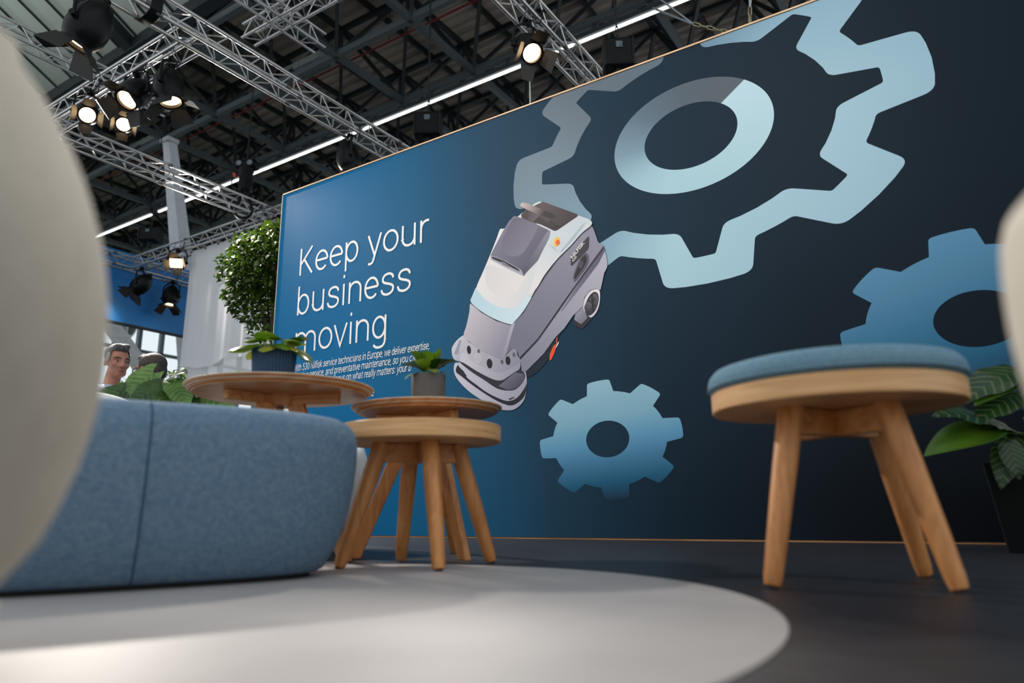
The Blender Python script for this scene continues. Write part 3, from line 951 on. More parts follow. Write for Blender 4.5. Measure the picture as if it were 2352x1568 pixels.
# sloping rooflight of translucent corrugated sheets, rising towards the viewer
M_sky, nt, b = new_mat('translucent rooflight sheet')
b.inputs['Base Color'].default_value = lin((186, 192, 182))
b.inputs['Roughness'].default_value = 0.6
tr = nt.nodes.new('ShaderNodeBsdfTranslucent')
tr.inputs[0].default_value = lin((176, 186, 174))
ms = nt.nodes.new('ShaderNodeMixShader')
ms.inputs[0].default_value = 0.5
nt.links.new(b.outputs[0], ms.inputs[1])
nt.links.new(tr.outputs[0], ms.inputs[2])
nt.links.new(ms.outputs[0], nt.nodes['Material Output'].inputs['Surface'])
roofl = link('ceiling_rooflight', None)
tag(roofl, kind='structure')
YE, ZE, SL = 6.33, 9.30, 0.53
sheet = MB()
W_, H_ = 0.62, 0.10
L_ = 9.0
prof = [(0.0, 0.0), (0.05, 0.0), (0.10, H_), (0.25, H_ * 1.3), (0.38, H_ * 1.3), (0.52, H_), (0.58, 0.0), (0.62, 0.0)]
vs = [(px, -t, t * SL + pz) for t in (0.0, L_) for px, pz in prof]
np_ = len(prof)
sheet.add(vs, [(i, i + 1, np_ + i + 1, np_ + i) for i in range(np_ - 1)])
me_sheet = sheet.mesh('roof_sheet', M_sky)
me_seam = MB().box((0, -L_ / 2, 0.5 * L_ * SL + 0.02), (0.05, 0.03, 0.05)).mesh('x', M_steel, False)
me_seam = MB().tube([(0, 0, 0.0), (0, -L_, L_ * SL)], 0.035, 4).mesh('sheet_seam', M_steel, False)
x = -27.0
while x < -2.0:
    link('roof_sheet', me_sheet, roofl, Matrix.Translation((x, YE, ZE)))
    link('sheet_seam', me_seam, roofl, Matrix.Translation((x, YE, ZE)))
    x += W_
MB().box((-12, YE + 0.06, ZE - 0.08), (38, 0.24, 0.26)).obj('edge_beam', M_steel, roofl, smooth=False)
for x in (-20.3, -13.0, -8.6, -5.4):
    MB().tube([(x, YE, ZE - 0.08), (x, YE - L_, ZE + L_ * SL - 0.08)], 0.16, 4).obj('rafter', M_steel, roofl, smooth=False)

# light strip below the frame
M_led = emit('cool tube light', (246, 250, 244), 2.6)
M_hous = mat('strip housing', (70, 76, 82), 0.4, metal=0.4, var=0.06)
for i, (xa, xb) in enumerate(((-30.0, bx(8) - 0.10), (bx(8) + 0.22, -1.0))):
    t = thing('light_strip', ('long white tube light below the roof frame, on the window side of the joint',
                              'long white tube light below the roof frame, running above the printed wall')[i], 'light', ((xa + xb) / 2, 10.82, ZB - 0.235))
    L = xb - xa
    MB().box((0, 0, 0.05), (L, 0.17, 0.10)).obj('housing', M_hous, t, smooth=False)
    MB().box((0, 0, -0.02), (L - 0.04, 0.055, 0.03)).obj('diffuser', M_led, t, smooth=False)
    for s in range(int(L / GX) + 1):
        MB().box((-L / 2 + 0.6 + s * GX, 0, 0.12), (0.06, 0.10, 0.08)).obj('bracket', M_hous, t, smooth=False)
# red sprinkler pipe
t = thing('sprinkler_pipe', 'thin red pipe running under the dark roof deck', 'pipe', (-12, 9.93, 10.08))
M_red = mat('red pipe paint', (128, 26, 30), 0.45, var=0.08)
MB().cyl((-16, 0, 0), (14, 0, 0), 0.022, n=8).obj('pipe', M_red, t)
for s in range(12):
    MB().cyl((-15 + 2.5 * s, 0, 0), (-15 + 2.5 * s, 0, 0.86), 0.008, n=5).obj('hanger', M_steel, t)
# roof ventilation boxes
M_vent = mat('pale vent metal', (150, 158, 154), 0.5, metal=0.2, var=0.06)
for i, (x, y, z, lab) in enumerate(((-11.2, 9.22, 9.62, 'pale grey vent box with grille beside the red pipe'), (-17.3, 9.2, 9.62, 'pale grey vent box with grille behind the slanted white column'))):
    t = thing('vent_box', lab, 'vent', (x, y, z))
    MB().box((0, 0, 0.09), (1.15, 0.42, 0.16)).obj('box', M_vent, t, smooth=False)
    for s in range(4):
        MB().box((-0.42 + s * 0.28, 0, 0.0), (0.25, 0.34, 0.02)).obj('grille', mat('vent mesh', (96, 106, 102), 0.6, var=0.2, scale=60), t, smooth=False)

# slanted white column and the diagonal brace by the windows
M_col = mat('white painted column', (196, 200, 206), 0.45, var=0.03)


def taper(p, q, w0, w1, d0, d1):
    p, q = Vector(p), Vector(q)
    d = (q - p).normalized()
    u = Vector((1, 0, 0)) - d * d.x
    u = u.normalized() if u.length > 0.2 else Vector((0, 1, 0))
    v = d.cross(u)
    vs = []
    for c, w, dd in ((p, w0, d0), (q, w1, d1)):
        for a_, b_ in ((-1, -1), (1, -1), (1, 1), (-1, 1)):
            vs.append(c + u * a_ * w / 2 + v * b_ * dd / 2)
    return MB().add(vs, [(0, 1, 2, 3), (7, 6, 5, 4), (0, 4, 5, 1), (1, 5, 6, 2), (2, 6, 7, 3), (3, 7, 4, 0)])


t = thing('roof_column', 'slanted tapering white column carrying the dark roof frame', 'column', (-18.9, 13.0, 0))
o = Vector((-18.9, 13.0, 0))
taper(Vector((-15.55, 8.75, 9.05)) - o, Vector((0, 0, 0)), 0.24, 0.86, 0.22, 0.7).obj('shaft', M_col, t, smooth=False)
MB().box(Vector((-15.56, 8.75, 9.06)) - o, (0.34, 0.3, 0.1)).obj('cap_plate', M_col, t, smooth=False)
t = thing('diagonal_brace', 'white diagonal brace in front of the tall windows', 'beam', (-22, 16.92, 0))
taper((0, -8.0, 8.2), (0, 0, 0), 0.4, 0.4, 0.36, 0.36).obj('shaft', mat('white brace paint', (226, 228, 226), 0.45, var=0.03), t, smooth=False)
t = thing('air_duct', 'round grey air duct nozzle under the blue fascia', 'duct', (-24.0, 12.84, 6.5))
ax = Vector((0.72, 0.62, -0.28)).normalized()
M_duct = mat('duct metal', (120, 132, 138), 0.4, metal=0.5, var=0.08)
sh = MB()
sh.tube([ax * s for s in (-1.9, -1.4, -1.0, -0.6, -0.2, 0.0)], 0.34, 20).obj('pipe', M_duct, t)
for s in range(8):
    MB().cyl(ax * (-1.8 + s * 0.24), ax * (-1.77 + s * 0.24), 0.355, n=20).obj('rib', M_duct, t)
MB().cyl(ax * 0.0, ax * 0.06, 0.37, n=24).obj('nozzle_ring', mat('nozzle ring', (150, 158, 160), 0.4, metal=0.3, var=0.05), t)
MB().cyl(ax * 0.055, ax * 0.075, 0.24, n=20).obj('nozzle_throat', mat('nozzle throat', (40, 46, 50), 0.6, var=0.1), t)

for s in (-1.5, -0.5):
    MB().cyl(ax * s + Vector((0, 0, 0.33)), Vector(((ax * s).x, (ax * s).y, 4.47)), 0.012, n=6).obj('hanger', M_steel, t)

# window wall far behind
M_frame = mat('window frame metal', (96, 112, 120), 0.45, metal=0.2, var=0.05)
M_glass, nt, b = new_mat('window glass')
b.inputs['Base Color'].default_value = (0.96, 0.99, 1, 1)
b.inputs['Roughness'].default_value = 0.02
b.inputs['Transmission Weight'].default_value = 1.0
b.inputs['IOR'].default_value = 1.01
XW = -30.0
tag(MB().box((XW - 0.15, 17.5, 10.3), (0.3, 24, 2.4)).obj('wall_left', M_steel, smooth=False), kind='structure')
win = link('window_1', None)
tag(win, kind='structure')
ys = [7.30 + 1.02 * i for i in range(20)]
zs = [0.10, 1.10, 3.10, 5.10, 7.13, 9.12]
for y in ys:
    MB().box((XW, y, 4.6), (0.22, 0.16, 9.1)).obj('mullion', M_frame, win, smooth=False)
for z in zs:
    MB().box((XW + 0.02, (ys[0] + ys[-1]) / 2, z), (0.18, ys[-1] - ys[0], 0.12)).obj('transom', M_frame, win, smooth=False)
pane_me = {}
for i in range(len(ys) - 1):
    for j in range(len(zs) - 1):
        h = zs[j + 1] - zs[j] - 0.1
        if j not in pane_me:
            pane_me[j] = MB().box((0, 0, 0), (0.012, 0.9, h)).mesh('pane', M_glass, False)
        link('pane', pane_me[j], win, Matrix.Translation((XW, (ys[i] + ys[i + 1]) / 2, (zs[j] + zs[j + 1]) / 2)))


# ---- leaves
def leaf_mesh(name, m, L, W, cup=0.15, droop=0.25, heart=0.0, fold=0.12, nu=8, nv=6, wave=0.0, full=0.8):
    """leaf blade along +y from its stalk, upper side +z"""
    vs, fs = [], []
    for i in range(nu + 1):
        t = i / nu
        if heart:
            w = W * (math.sin(PI * min(1, t * 0.92 + 0.08)) ** 0.75) * (1 - 0.42 * t)
        else:
            w = W * math.sin(PI * min(1.0, 0.04 + 0.96 * t) ** 0.85) ** full if t < 1 else 0.0
        w = max(w, 0.02 * W)
        for j in range(nv + 1):
            s = j / nv * 2 - 1
            x_ = s * w * 0.5
            y_ = L * t - (heart * L * 0.22 * abs(s) ** 1.5 * (1 - t) ** 2)
            z_ = -droop * L * t * t + fold * abs(x_) - cup * L * 0.0
            z_ += -cup * (x_ * x_) / max(W, 1e-4) + wave * W * math.sin(t * 17) * abs(s) * 0.12
            vs.append((x_, y_, z_))
    for i in range(nu):
        for j in range(nv):
            a_ = i * (nv + 1) + j
            fs.append((a_, a_ + 1, a_ + nv + 2, a_ + nv + 1))
    me = bpy.data.meshes.new(name)
    me.from_pydata(vs, [], fs)
    me.materials.append(m)
    me.polygons.foreach_set('use_smooth', [True] * len(me.polygons))
    return me


def leaf_mat(name, c0, c1, vein=None, rough=0.38, trans=0.25, bands=26.0):
    m, nt, b = new_mat(name)
    tc = nt.nodes.new('ShaderNodeTexCoord')
    nz = nt.nodes.new('ShaderNodeTexNoise')
    nz.inputs['Scale'].default_value = 9
    oi = nt.nodes.new('ShaderNodeObjectInfo')
    ad = nt.nodes.new('ShaderNodeVectorMath')
    ad.operation = 'ADD'
    nt.links.new(tc.outputs['Object'], ad.inputs[0])
    nt.links.new(oi.outputs['Random'], ad.inputs[1])
    nt.links.new(ad.outputs[0], nz.inputs['Vector'])
    r = nt.nodes.new('ShaderNodeValToRGB')
    r.color_ramp.elements[0].position = 0.35
    r.color_ramp.elements[0].color = lin(c0)
    r.color_ramp.elements[1].position = 0.65
    r.color_ramp.elements[1].color = lin(c1)
    nt.links.new(nz.outputs['Fac'], r.inputs[0])
    colour = r.outputs[0]
    if vein:
        # side veins: bands running obliquely from the midrib
        s = nt.nodes.new('ShaderNodeSeparateXYZ')
        nt.links.new(tc.outputs['Object'], s.inputs[0])
        ab = nt.nodes.new('ShaderNodeMath')
        ab.operation = 'ABSOLUTE'
        nt.links.new(s.outputs['X'], ab.inputs[0])
        k = nt.nodes.new('ShaderNodeMath')
        k.operation = 'MULTIPLY_ADD'
        k.inputs[1].default_value = -0.9
        nt.links.new(ab.outputs[0], k.inputs[0])
        nt.links.new(s.outputs['Y'], k.inputs[2])
        q = nt.nodes.new('ShaderNodeMath')
        q.operation = 'MULTIPLY'
        q.inputs[1].default_value = bands * 6.283
        nt.links.new(k.outputs[0], q.inputs[0])
        sn = nt.nodes.new('ShaderNodeMath')
        sn.operation = 'SINE'
        nt.links.new(q.outputs[0], sn.inputs[0])
        rv = nt.nodes.new('ShaderNodeValToRGB')
        rv.color_ramp.elements[0].position = 0.45
        rv.color_ramp.elements[0].color = (0, 0, 0, 1)
        rv.color_ramp.elements[1].position = 0.95
        rv.color_ramp.elements[1].color = (0.75, 0.75, 0.75, 1)
        nt.links.new(sn.outputs[0], rv.inputs[0])
        mx = nt.nodes.new('ShaderNodeMix')
        mx.data_type = 'RGBA'
        nt.links.new(rv.outputs[0], mx.inputs[0])
        nt.links.new(colour, mx.inputs[6])
        mx.inputs[7].default_value = lin(vein)
        colour = mx.outputs[2]
    nt.links.new(colour, b.inputs['Base Color'])
    b.inputs['Roughness'].default_value = rough
    tr = nt.nodes.new('ShaderNodeBsdfTranslucent')
    nt.links.new(colour, tr.inputs[0])
    ms = nt.nodes.new('ShaderNodeMixShader')
    ms.inputs[0].default_value = trans
    nt.links.new(b.outputs[0], ms.inputs[1])
    nt.links.new(tr.outputs[0], ms.inputs[2])
    nt.links.new(ms.outputs[0], nt.nodes['Material Output'].inputs['Surface'])
    return m


M_bark = mat('bark', (70, 58, 46), 0.85, var=0.25, scale=30, bump=0.4, bscale=60)


def crown(name, label, cat, base, trunk, blobs, leaf, m, n_parts, n_rest, group=None, seed=1, out=0.6):
    """tree or shrub: trunk, twigs, single leaves for those in front and one part for the rest"""
    rd = random.Random(seed)
    t = thing(name, label, cat, base, 0, group)
    tr = MB()
    for pts, rads in trunk:
        tr.tube(pts, rads, 7)
    tr.obj('trunk', M_bark, t)
    tot = sum(b_[1][0] * b_[1][1] * b_[1][2] for b_ in blobs)
    poses = []
    for c, r in blobs:
        k = int((n_parts + n_rest) * r[0] * r[1] * r[2] / tot) + 1
        for _ in range(k):
            while True:
                d = Vector((rd.uniform(-1, 1), rd.uniform(-1, 1), rd.uniform(-1, 1)))
                if 0.05 < d.length < 1:
                    break
            d = d.normalized() * (d.length ** 0.45)
            p = Vector(c) + Vector((d.x * r[0], d.y * r[1], d.z * r[2]))
            dirv = Vector((d.x * out + rd.uniform(-0.7, 0.7), d.y * out + rd.uniform(-0.7, 0.7), rd.uniform(-0.7, 0.5)))
            nrm = Vector((rd.uniform(-0.6, 0.6), rd.uniform(-0.6, 0.6), 1.0))
            poses.append((p, dirv, nrm, rd.uniform(0.75, 1.25)))
    rd.shuffle(poses)
    bw = Vector(base)
    poses.sort(key=lambda q: (bw + q[0]).length - 0.25 * rd.random())
    lm = leaf_mesh('leaf', m, leaf[0], leaf[1], nu=4, nv=2, droop=0.3, fold=0.25)
    for p, dv, nr, s in poses[:n_parts]:
        link('leaf', lm, t, frame(p, dv, nr) @ Matrix.Scale(s, 4))
    if poses[n_parts:]:
        vs, fs = [], []
        base_v = [v.co.copy() for v in lm.vertices]
        base_f = [tuple(pg.vertices) for pg in lm.polygons]
        for p, dv, nr, s in poses[n_parts:]:
            M = frame(p, dv, nr) @ Matrix.Scale(s, 4)
            k = len(vs)
            vs += [tuple(M @ v) for v in base_v]
            fs += [tuple(i + k for i in f) for f in base_f]
        me = bpy.data.meshes.new('foliage')
        me.from_pydata(vs, [], fs)
        me.materials.append(m)
        me.polygons.foreach_set('use_smooth', [True] * len(me.polygons))
        tag(link('foliage', me, t), kind='stuff')
    return t


M_out = leaf_mat('outdoor foliage', (96, 150, 70), (150, 196, 110), trans=0.4)
for i, (x, y, z, r, lab) in enumerate(((-38.0, 13.6, 4.4, 2.6, 'bright green garden tree outside the window behind the diagonal brace'),
                                       (-39.0, 22.0, 5.4, 2.8, 'bright green garden tree outside the windows beside the sheer curtain'),
                                       (-40.0, 30.5, 4.0, 2.6, 'bright green garden tree outside the windows behind the sheer curtain'))):
    crown('garden_tree', lab, 'tree', (x, y, 0), [([(0, 0, 0), (0.1, 0, z * 0.5), (0, 0.1, z)], [0.22, 0.16, 0.08])],
          [((0, 0, z), (r, r, r)), ((0.4, r * 0.7, z - 1.2), (r * 0.7, r * 0.7, r * 0.7)), ((0, -r * 0.7, z - 1.4), (r * 0.7, r * 0.7, r * 0.7))], (0.36, 0.2), M_out, 0, 1500, 'trees outside the windows', 20 + i)
tag(MB().box((-42, 17, -0.06), (23.5, 50, 0.1)).obj('lawn', mat('lawn', (120, 160, 90), 0.9, var=0.2, scale=2), smooth=False), kind='structure')

# ================================================================== blue fascia
M_fas = mat('blue fascia cloth', (26, 122, 194), 0.5, var=0.06, scale=0.8, bump=0.06, bscale=3)
t = thing('blue_fascia', 'long blue fascia banner hung behind the end truss above the windows', 'banner', (-15.42, 9.0, 4.28))
MB().box((0, 0, 0.82), (0.06, 8.4, 1.62)).obj('panel', M_fas, t, smooth=False)
MB().box((0.0, 0, 0.0), (0.09, 8.4, 0.05)).obj('bottom_rail', mat('fascia rail', (18, 30, 44), 0.5, var=0.05), t, smooth=False)

# ================================================================== lighting trusses
M_alu = mat('truss aluminium', (204, 202, 202), 0.3, metal=0.85, var=0.06, scale=5)
TS, TZ = 0.24, 5.38
me_br = unit_bar('brace', 0.0085, M_alu, 6)
me_cp = MB().cyl((0, -0.035, 0), (0, 0.035, 0), 0.029, n=10).mesh('coupler', mat('coupler alloy', (120, 120, 124), 0.4, metal=0.8, var=0.05))


def truss(label, axis, a0, a1, off, z0=TZ, group='lighting trusses over the stand'):
    """box truss along 'X' or 'Y' from a0 to a1; off is the near edge on the other axis"""
    base = (a0, off, z0) if axis == 'X' else (off, a0, z0)
    t = thing('lighting_truss', label, 'truss', base)
    L = a1 - a0

    def P(s, i, j):
        return Vector((s, i * TS, j * TS)) if axis == 'X' else Vector((i * TS, s, j * TS))
    for i, j in ((0, 0), (1, 0), (0, 1), (1, 1)):
        MB().cyl(P(0, i, j), P(L, i, j), 0.0225, n=12).obj('chord_tube', M_alu, t)
    st = 0.23
    n = int(L / st)
    faces = (((0, 0), (1, 0)), ((0, 1), (1, 1)), ((0, 0), (0, 1)), ((1, 0), (1, 1)))
    for fi, (A, B) in enumerate(faces):
        for s in range(n):
            u, v = (A, B) if (s + fi) % 2 == 0 else (B, A)
            bar('brace', me_br, P(s * st + 0.015, *u), P((s + 1) * st - 0.015, *v), t)
    for s in range(1, int(L / 1.9) + 1):
        for i, j in ((0, 0), (1, 0), (0, 1), (1, 1)):
            p = P(s * 1.9, i, j)
            link('coupler', me_cp, t, frame(p, (1, 0, 0) if axis == 'X' else (0, 1, 0), (0, 0, 1)))
    return t


truss('aluminium box truss passing over the middle of the printed wall', 'Y', 2.6, 11.2, -3.61)
truss('aluminium box truss passing over the headline end of the printed wall', 'Y', 1.6, 11.2, -6.94)
truss('aluminium box truss running from the lamp cluster towards the sheer curtain', 'Y', 3.9, 8.04, -10.46)
truss('aluminium box truss in front of the blue fascia', 'Y', 3.6, 13.0, -15.02)
truss('aluminium box truss carrying the cluster of warm spotlights', 'X', -12.6, -6.95, 3.90)
truss('aluminium box truss carrying the sheer curtain', 'X', -14.78, -2.0, 7.80)
truss('unseen aluminium box truss added over the lounge to hang the wall lamps', 'X', -7.2, 1.2, -0.62)  # out of view, added to hang the two wall-lighting lamps
truss('aluminium box truss hung high below the rooflight', 'Y', 1.2, 6.5, -11.83, 7.38)
truss('aluminium box truss hung high above the wall truss', 'Y', 3.2, 6.75, -8.08, 7.38)
truss('aluminium cross truss hung high behind the black hoist strap', 'X', -8.72, -4.0, 5.87, 7.38)

# ================================================================== stage lamps
M_lamp = mat('black lamp housing', (9, 9, 11), 0.38, var=0.1, scale=10, spec=0.2)
M_lamp2 = mat('black lamp metal', (13, 13, 15), 0.5, var=0.1, spec=0.2)
M_lens = emit('warm lens', (255, 214, 160), 9.0)
M_lens_off = mat('dim lens', (120, 84, 52), 0.2, var=0.1)
M_barn_in = mat('barn door metal', (24, 22, 21), 0.5, var=0.1)


def stage_lamp(label, pos, aim, top, s=1.0, lit=1.0, spread=50, energy=60, open_=35, roll=0.0, group='stage lamps on the trusses', flood=False):
    """theatre spotlight hung from a truss: aim is the beam direction, top the height of the truss tube above it"""
    t = thing('stage_lamp', label, 'lamp', pos, 0, group)
    z = Vector(aim).normalized()
    x = z.cross(Vector((0, 0, 1))).normalized()
    y = z.cross(x)
    R = Matrix((x, y, z)).transposed()
    R4 = R.to_4x4()

    def W(p):
        return R @ (Vector(p) * s)
    if not flood:
        prof = [(0.0, -0.225), (0.035, -0.222), (0.06, -0.205), (0.088, -0.17), (0.115, -0.12), (0.133, -0.06), (0.138, 0.0), (0.132, 0.05), (0.118, 0.09), (0.104, 0.11), (0.104, 0.135), (0.090, 0.135), (0.088, 0.10)]
        b_ = MB()
        b_.lathe([(r * s, q * s) for r, q in prof], 28, M=R)
        b_.obj('housing', M_lamp, t)
        MB().lathe([(0, 0.125 * s), (0.05 * s, 0.120 * s), (0.085 * s, 0.108 * s), (0.088 * s, 0.10 * s)], 24, M=R).obj('lens', M_lens if lit else M_lens_off, t)
        MB().lathe([(0.106 * s, 0.13 * s), (0.112 * s, 0.13 * s), (0.112 * s, 0.148 * s), (0.106 * s, 0.148 * s), (0.106 * s, 0.13 * s)], 24, M=R).obj('front_ring', M_lamp2, t)
        MB().cyl(W((0, 0, -0.225)), W((0, 0, -0.255)), 0.03 * s, 0.02 * s).obj('rear_cap', M_lamp2, t)
        hr, hz = 0.108, 0.142
        dl = 0.15
    else:
        MB().box((0, 0, 0), (0.26 * s, 0.2 * s, 0.12 * s), R).obj('housing', M_lamp, t, bevel=0.01)
        MB().box(W((0, 0, 0.061)), (0.2 * s, 0.15 * s, 0.01 * s), R).obj('lens', M_lens if lit else M_lens_off, t, smooth=False)
        hr, hz = 0.105, 0.065
        dl = 0.13
    for k in range(4):
        an = k * PI / 2 + roll
        u = Vector((math.cos(an), math.sin(an), 0))
        v = Vector((-math.sin(an), math.cos(an), 0))
        o_ = math.radians(open_ if k % 2 == 0 else open_ + 18)
        d_ = Vector((0, 0, 1)) * math.cos(o_) + u * math.sin(o_)
        n_ = u * math.cos(o_) - Vector((0, 0, 1)) * math.sin(o_)
        h0, h1 = (0.075, 0.10) if k % 2 == 0 else (0.085, 0.06)
        p0 = u * hr + Vector((0, 0, hz))
        vs = []
        for e in (0.002, -0.002):
            for q in (p0 - v * h0, p0 + v * h0, p0 + d_ * dl + v * h1, p0 + d_ * dl - v * h1):
                vs.append(W(q + n_ * e))
        MB().add(vs, [(0, 1, 2, 3), (7, 6, 5, 4), (0, 4, 5, 1), (1, 5, 6, 2), (2, 6, 7, 3), (3, 7, 4, 0)]).obj('barn_door', M_barn_in, t, smooth=False)
    # yoke: side arms up to a cross bar under the clamp
    upl = Vector((0, 0, 1))
    pv = [x * (0.155 * s), x * (-0.155 * s)]
    cz = Vector((0, 0, 0.26 * s))
    b_ = MB()
    for q in pv:
        b_.tube([q, q + upl * 0.12 * s, q * 0.9 + upl * 0.2 * s, q * 0.4 + upl * 0.255 * s, cz], 0.013 * s, 6)
    b_.obj('yoke', M_lamp2, t)
    for q in pv:
        MB().cyl(q * 0.86, q * 1.16, 0.022 * s, n=10).obj('tilt_knob', M_lamp2, t)
    MB().cyl(cz, Vector((0, 0, top - pos[2])), 0.014 * s, n=8).obj('stem', M_lamp2, t)
    cl = MB()
    cl.lathe([(0.026, -0.03), (0.04, -0.03), (0.04, 0.03), (0.026, 0.03), (0.026, -0.03)], 14, c=(0, 0, top - pos[2] + 0.005), M=Matrix.Rotation(PI / 2, 3, 'X'))
    cl.obj('clamp', M_lamp2, t)
    # cable loop
    MB().tube(catmull([Vector((0.05, 0, 0.3 * s)), Vector((0.14, 0.02, 0.24 * s)), Vector((0.2, 0.0, 0.36 * s)), Vector((0.12, 0.0, top - pos[2])), Vector((0.02, 0.0, top - pos[2] + 0.03))], 5, False), 0.006, 5).obj('cable', M_lamp2, t)
    if lit and energy:
        ld = bpy.data.lights.new('lamp_beam', 'SPOT')
        ld.energy = energy
        ld.color = (1.0, 0.92, 0.84)
        ld.spot_size = math.radians(spread)
        ld.spot_blend = 0.6
        ld.shadow_soft_size = 0.09 * s
        lo = link('lamp_beam', ld, t, Matrix.Translation(W((0, 0, 0.2 if not flood else 0.12))) @ (R @ Matrix.Rotation(PI, 3, 'X')).to_4x4())
    return t


BT = TZ - 0.02
stage_lamp('black spotlight with glowing lens on the truss above the big gear', (-3.50, 5.80, 5.04), (0.61, -0.36, -0.86), BT, 1.12, open_=38, energy=900, spread=90)
stage_lamp('big dark spotlight seen from behind with one lit barn door, below the rooflight', (-7.05, 2.98, 5.02), (-0.42, -0.28, -0.95), BT, 1.5, energy=500, spread=70)
stage_lamp('spotlight beaming straight out at the end of the lamp cluster', (-8.75, 3.84, 5.06), (0.76, -0.32, -0.56), BT, 1.0, energy=1050, spread=75, open_=25)
stage_lamp('round-backed spotlight with glowing lens in the middle of the lamp cluster', (-7.92, 3.96, 5.10), (0.14, -0.56, -0.82), BT, 1.25, energy=1050, spread=75)
stage_lamp('spotlight low in the lamp cluster with bright open barn doors', (-8.45, 4.14, 4.98), (0.72, -0.34, -0.60), BT, 0.9, energy=1050, spread=75, open_=20)
stage_lamp('dark spotlight pointing down beside the lamp cluster', (-7.42, 4.10, 5.06), (0.18, 0.10, -0.95), BT, 1.3, energy=900, spread=85)
stage_lamp('dark spotlight half hidden by the top edge of the printed wall', (-6.86, 6.45, 5.0), (0.15, 0.2, -0.95), BT, 1.25, lit=0, energy=0)
stage_lamp('black spotlight tilted left in front of the blue fascia', (-14.62, 7.92, 4.98), (-0.50, -0.35, -0.70), BT, 1.35, energy=25, spread=90)
stage_lamp('black egg-shaped spotlight pointing down in front of the blue fascia', (-14.90, 8.80, 4.98), (0.05, -0.12, -0.99), BT, 1.35, energy=30, spread=90)
stage_lamp('bright square floodlight on the curtain truss', (-13.02, 7.745, 5.12), (0.62, -0.62, -0.45), BT, 1.15, energy=1200, spread=110, flood=True, open_=30, roll=0.2)
stage_lamp('dark floodlight behind the ficus at the end of the printed wall', (-9.95, 7.745, 5.0), (0.6, -0.5, -0.6), BT, 1.3, lit=0, energy=0, flood=True)

stage_lamp('unseen black spotlight added above the lounge to light the printed machine', (-4.9, -0.6, 5.0), (0.24, 0.85, -0.36), BT, 1.15, energy=400, spread=70)  # added lamp outside the frame, brightens the wall face
stage_lamp('unseen black spotlight added above the lounge to light the big gear', (-1.2, -0.6, 5.0), (-0.12, 0.85, -0.36), BT, 1.15, energy=300, spread=70)  # second out-of-frame lamp, added to brighten the gear side of the wall

# ---- chain hoists
M_hoist = mat('black hoist plastic', (7, 8, 9), 0.5, var=0.15, scale=20, spec=0.15)
M_chain = mat('chain steel', (150, 142, 110), 0.4, metal=0.7, var=0.1)
M_chain_d = mat('dark chain', (40, 42, 44), 0.45, metal=0.6, var=0.1)
link_me = MB()
pts = [(0.010 * math.cos(a), 0.0, 0.020 * math.sin(a)) for a in [2 * PI * i / 12 for i in range(12)]]
pts = [(p[0], 0, p[2] + (0.012 if p[2] > 0 else -0.012)) for p in pts]
link_me.tube(pts + [pts[0]], 0.0045, 5, cap=False)
ME_LINK = link_me.mesh('chain_link', M_chain)
link_d = MB()
link_d.tube(pts + [pts[0]], 0.0045, 5, cap=False)
ME_LINK_D = link_d.mesh('chain_link', M_chain_d)


def chain(parent, p, q, me, scale=1.0, sag=0.0, limit=290):
    p, q = Vector(p), Vector(q)
    L = (q - p).length
    st = 0.046 * scale
    n = min(limit, int(L / st))
    for i in range(n):
        t_ = (i + 0.5) / n
        c = p.lerp(q, t_) - Vector((0, 0, sag * 4 * t_ * (1 - t_)))
        d = (q - p) - Vector((0, 0, sag * 4 * (1 - 2 * t_)))
        M = frame(c, d, (0.3, 1, 0.2))
        M = M @ Matrix.Rotation(PI / 2 * (i % 2), 4, 'Y') @ Matrix.Rotation(-PI / 2, 4, 'X') @ Matrix.Scale(scale, 4)
        link('chain_link', me, parent, M)


def hoist(label, pos, size, up, chain_from=None, group='chain hoists'):
    t = thing('chain_hoist', label, 'hoist', pos, 0.55, group)
    w, d, h = size
    MB().box((0, 0, 0), (w, d, h)).obj('body', M_hoist, t, bevel=0.03)
    MB().box((0, -d / 2 - 0.005, h * 0.22), (w * 0.22, 0.012, h * 0.22)).obj('rating_plate', mat('plate', (70, 82, 88), 0.4, metal=0.3, var=0.3, scale=60), t, smooth=False)
    for s_ in (-1, 1):
        MB().box((s_ * (w / 2 - 0.01), 0, 0), (0.03, d * 1.06, h * 1.02)).obj('guard', M_lamp2, t, bevel=0.008)
    MB().cyl((0, 0, -h / 2), (0, 0, -h / 2 - 0.12), 0.06, 0.045).obj('chain_guide', M_lamp2, t)
    MB().lathe([(0.02, 0.0), (0.05, 0.0), (0.05, 0.05), (0.02, 0.05), (0.02, 0)], 12, c=(0, 0, h / 2)).obj('hook_block', M_lamp2, t)
    chain(t, (0, 0, h / 2 + 0.05), (0, 0, up), ME_LINK_D, 1.3 * max(1, (up - h / 2) / 12), limit=200)
    return t


hoist('square black chain hoist behind the wall top under the big gear truss', (-2.92, 6.88, 5.34), (0.34, 0.26, 0.36), 3.7)
hoist('black chain hoist behind the wall top between the two wall trusses', (-5.72, 6.80, 5.30), (0.36, 0.28, 0.34), 3.7)
hoist('dark chain hoist above the corner of the blue fascia', (-14.60, 8.02, 6.15), (0.4, 0.3, 0.3), 4.75)
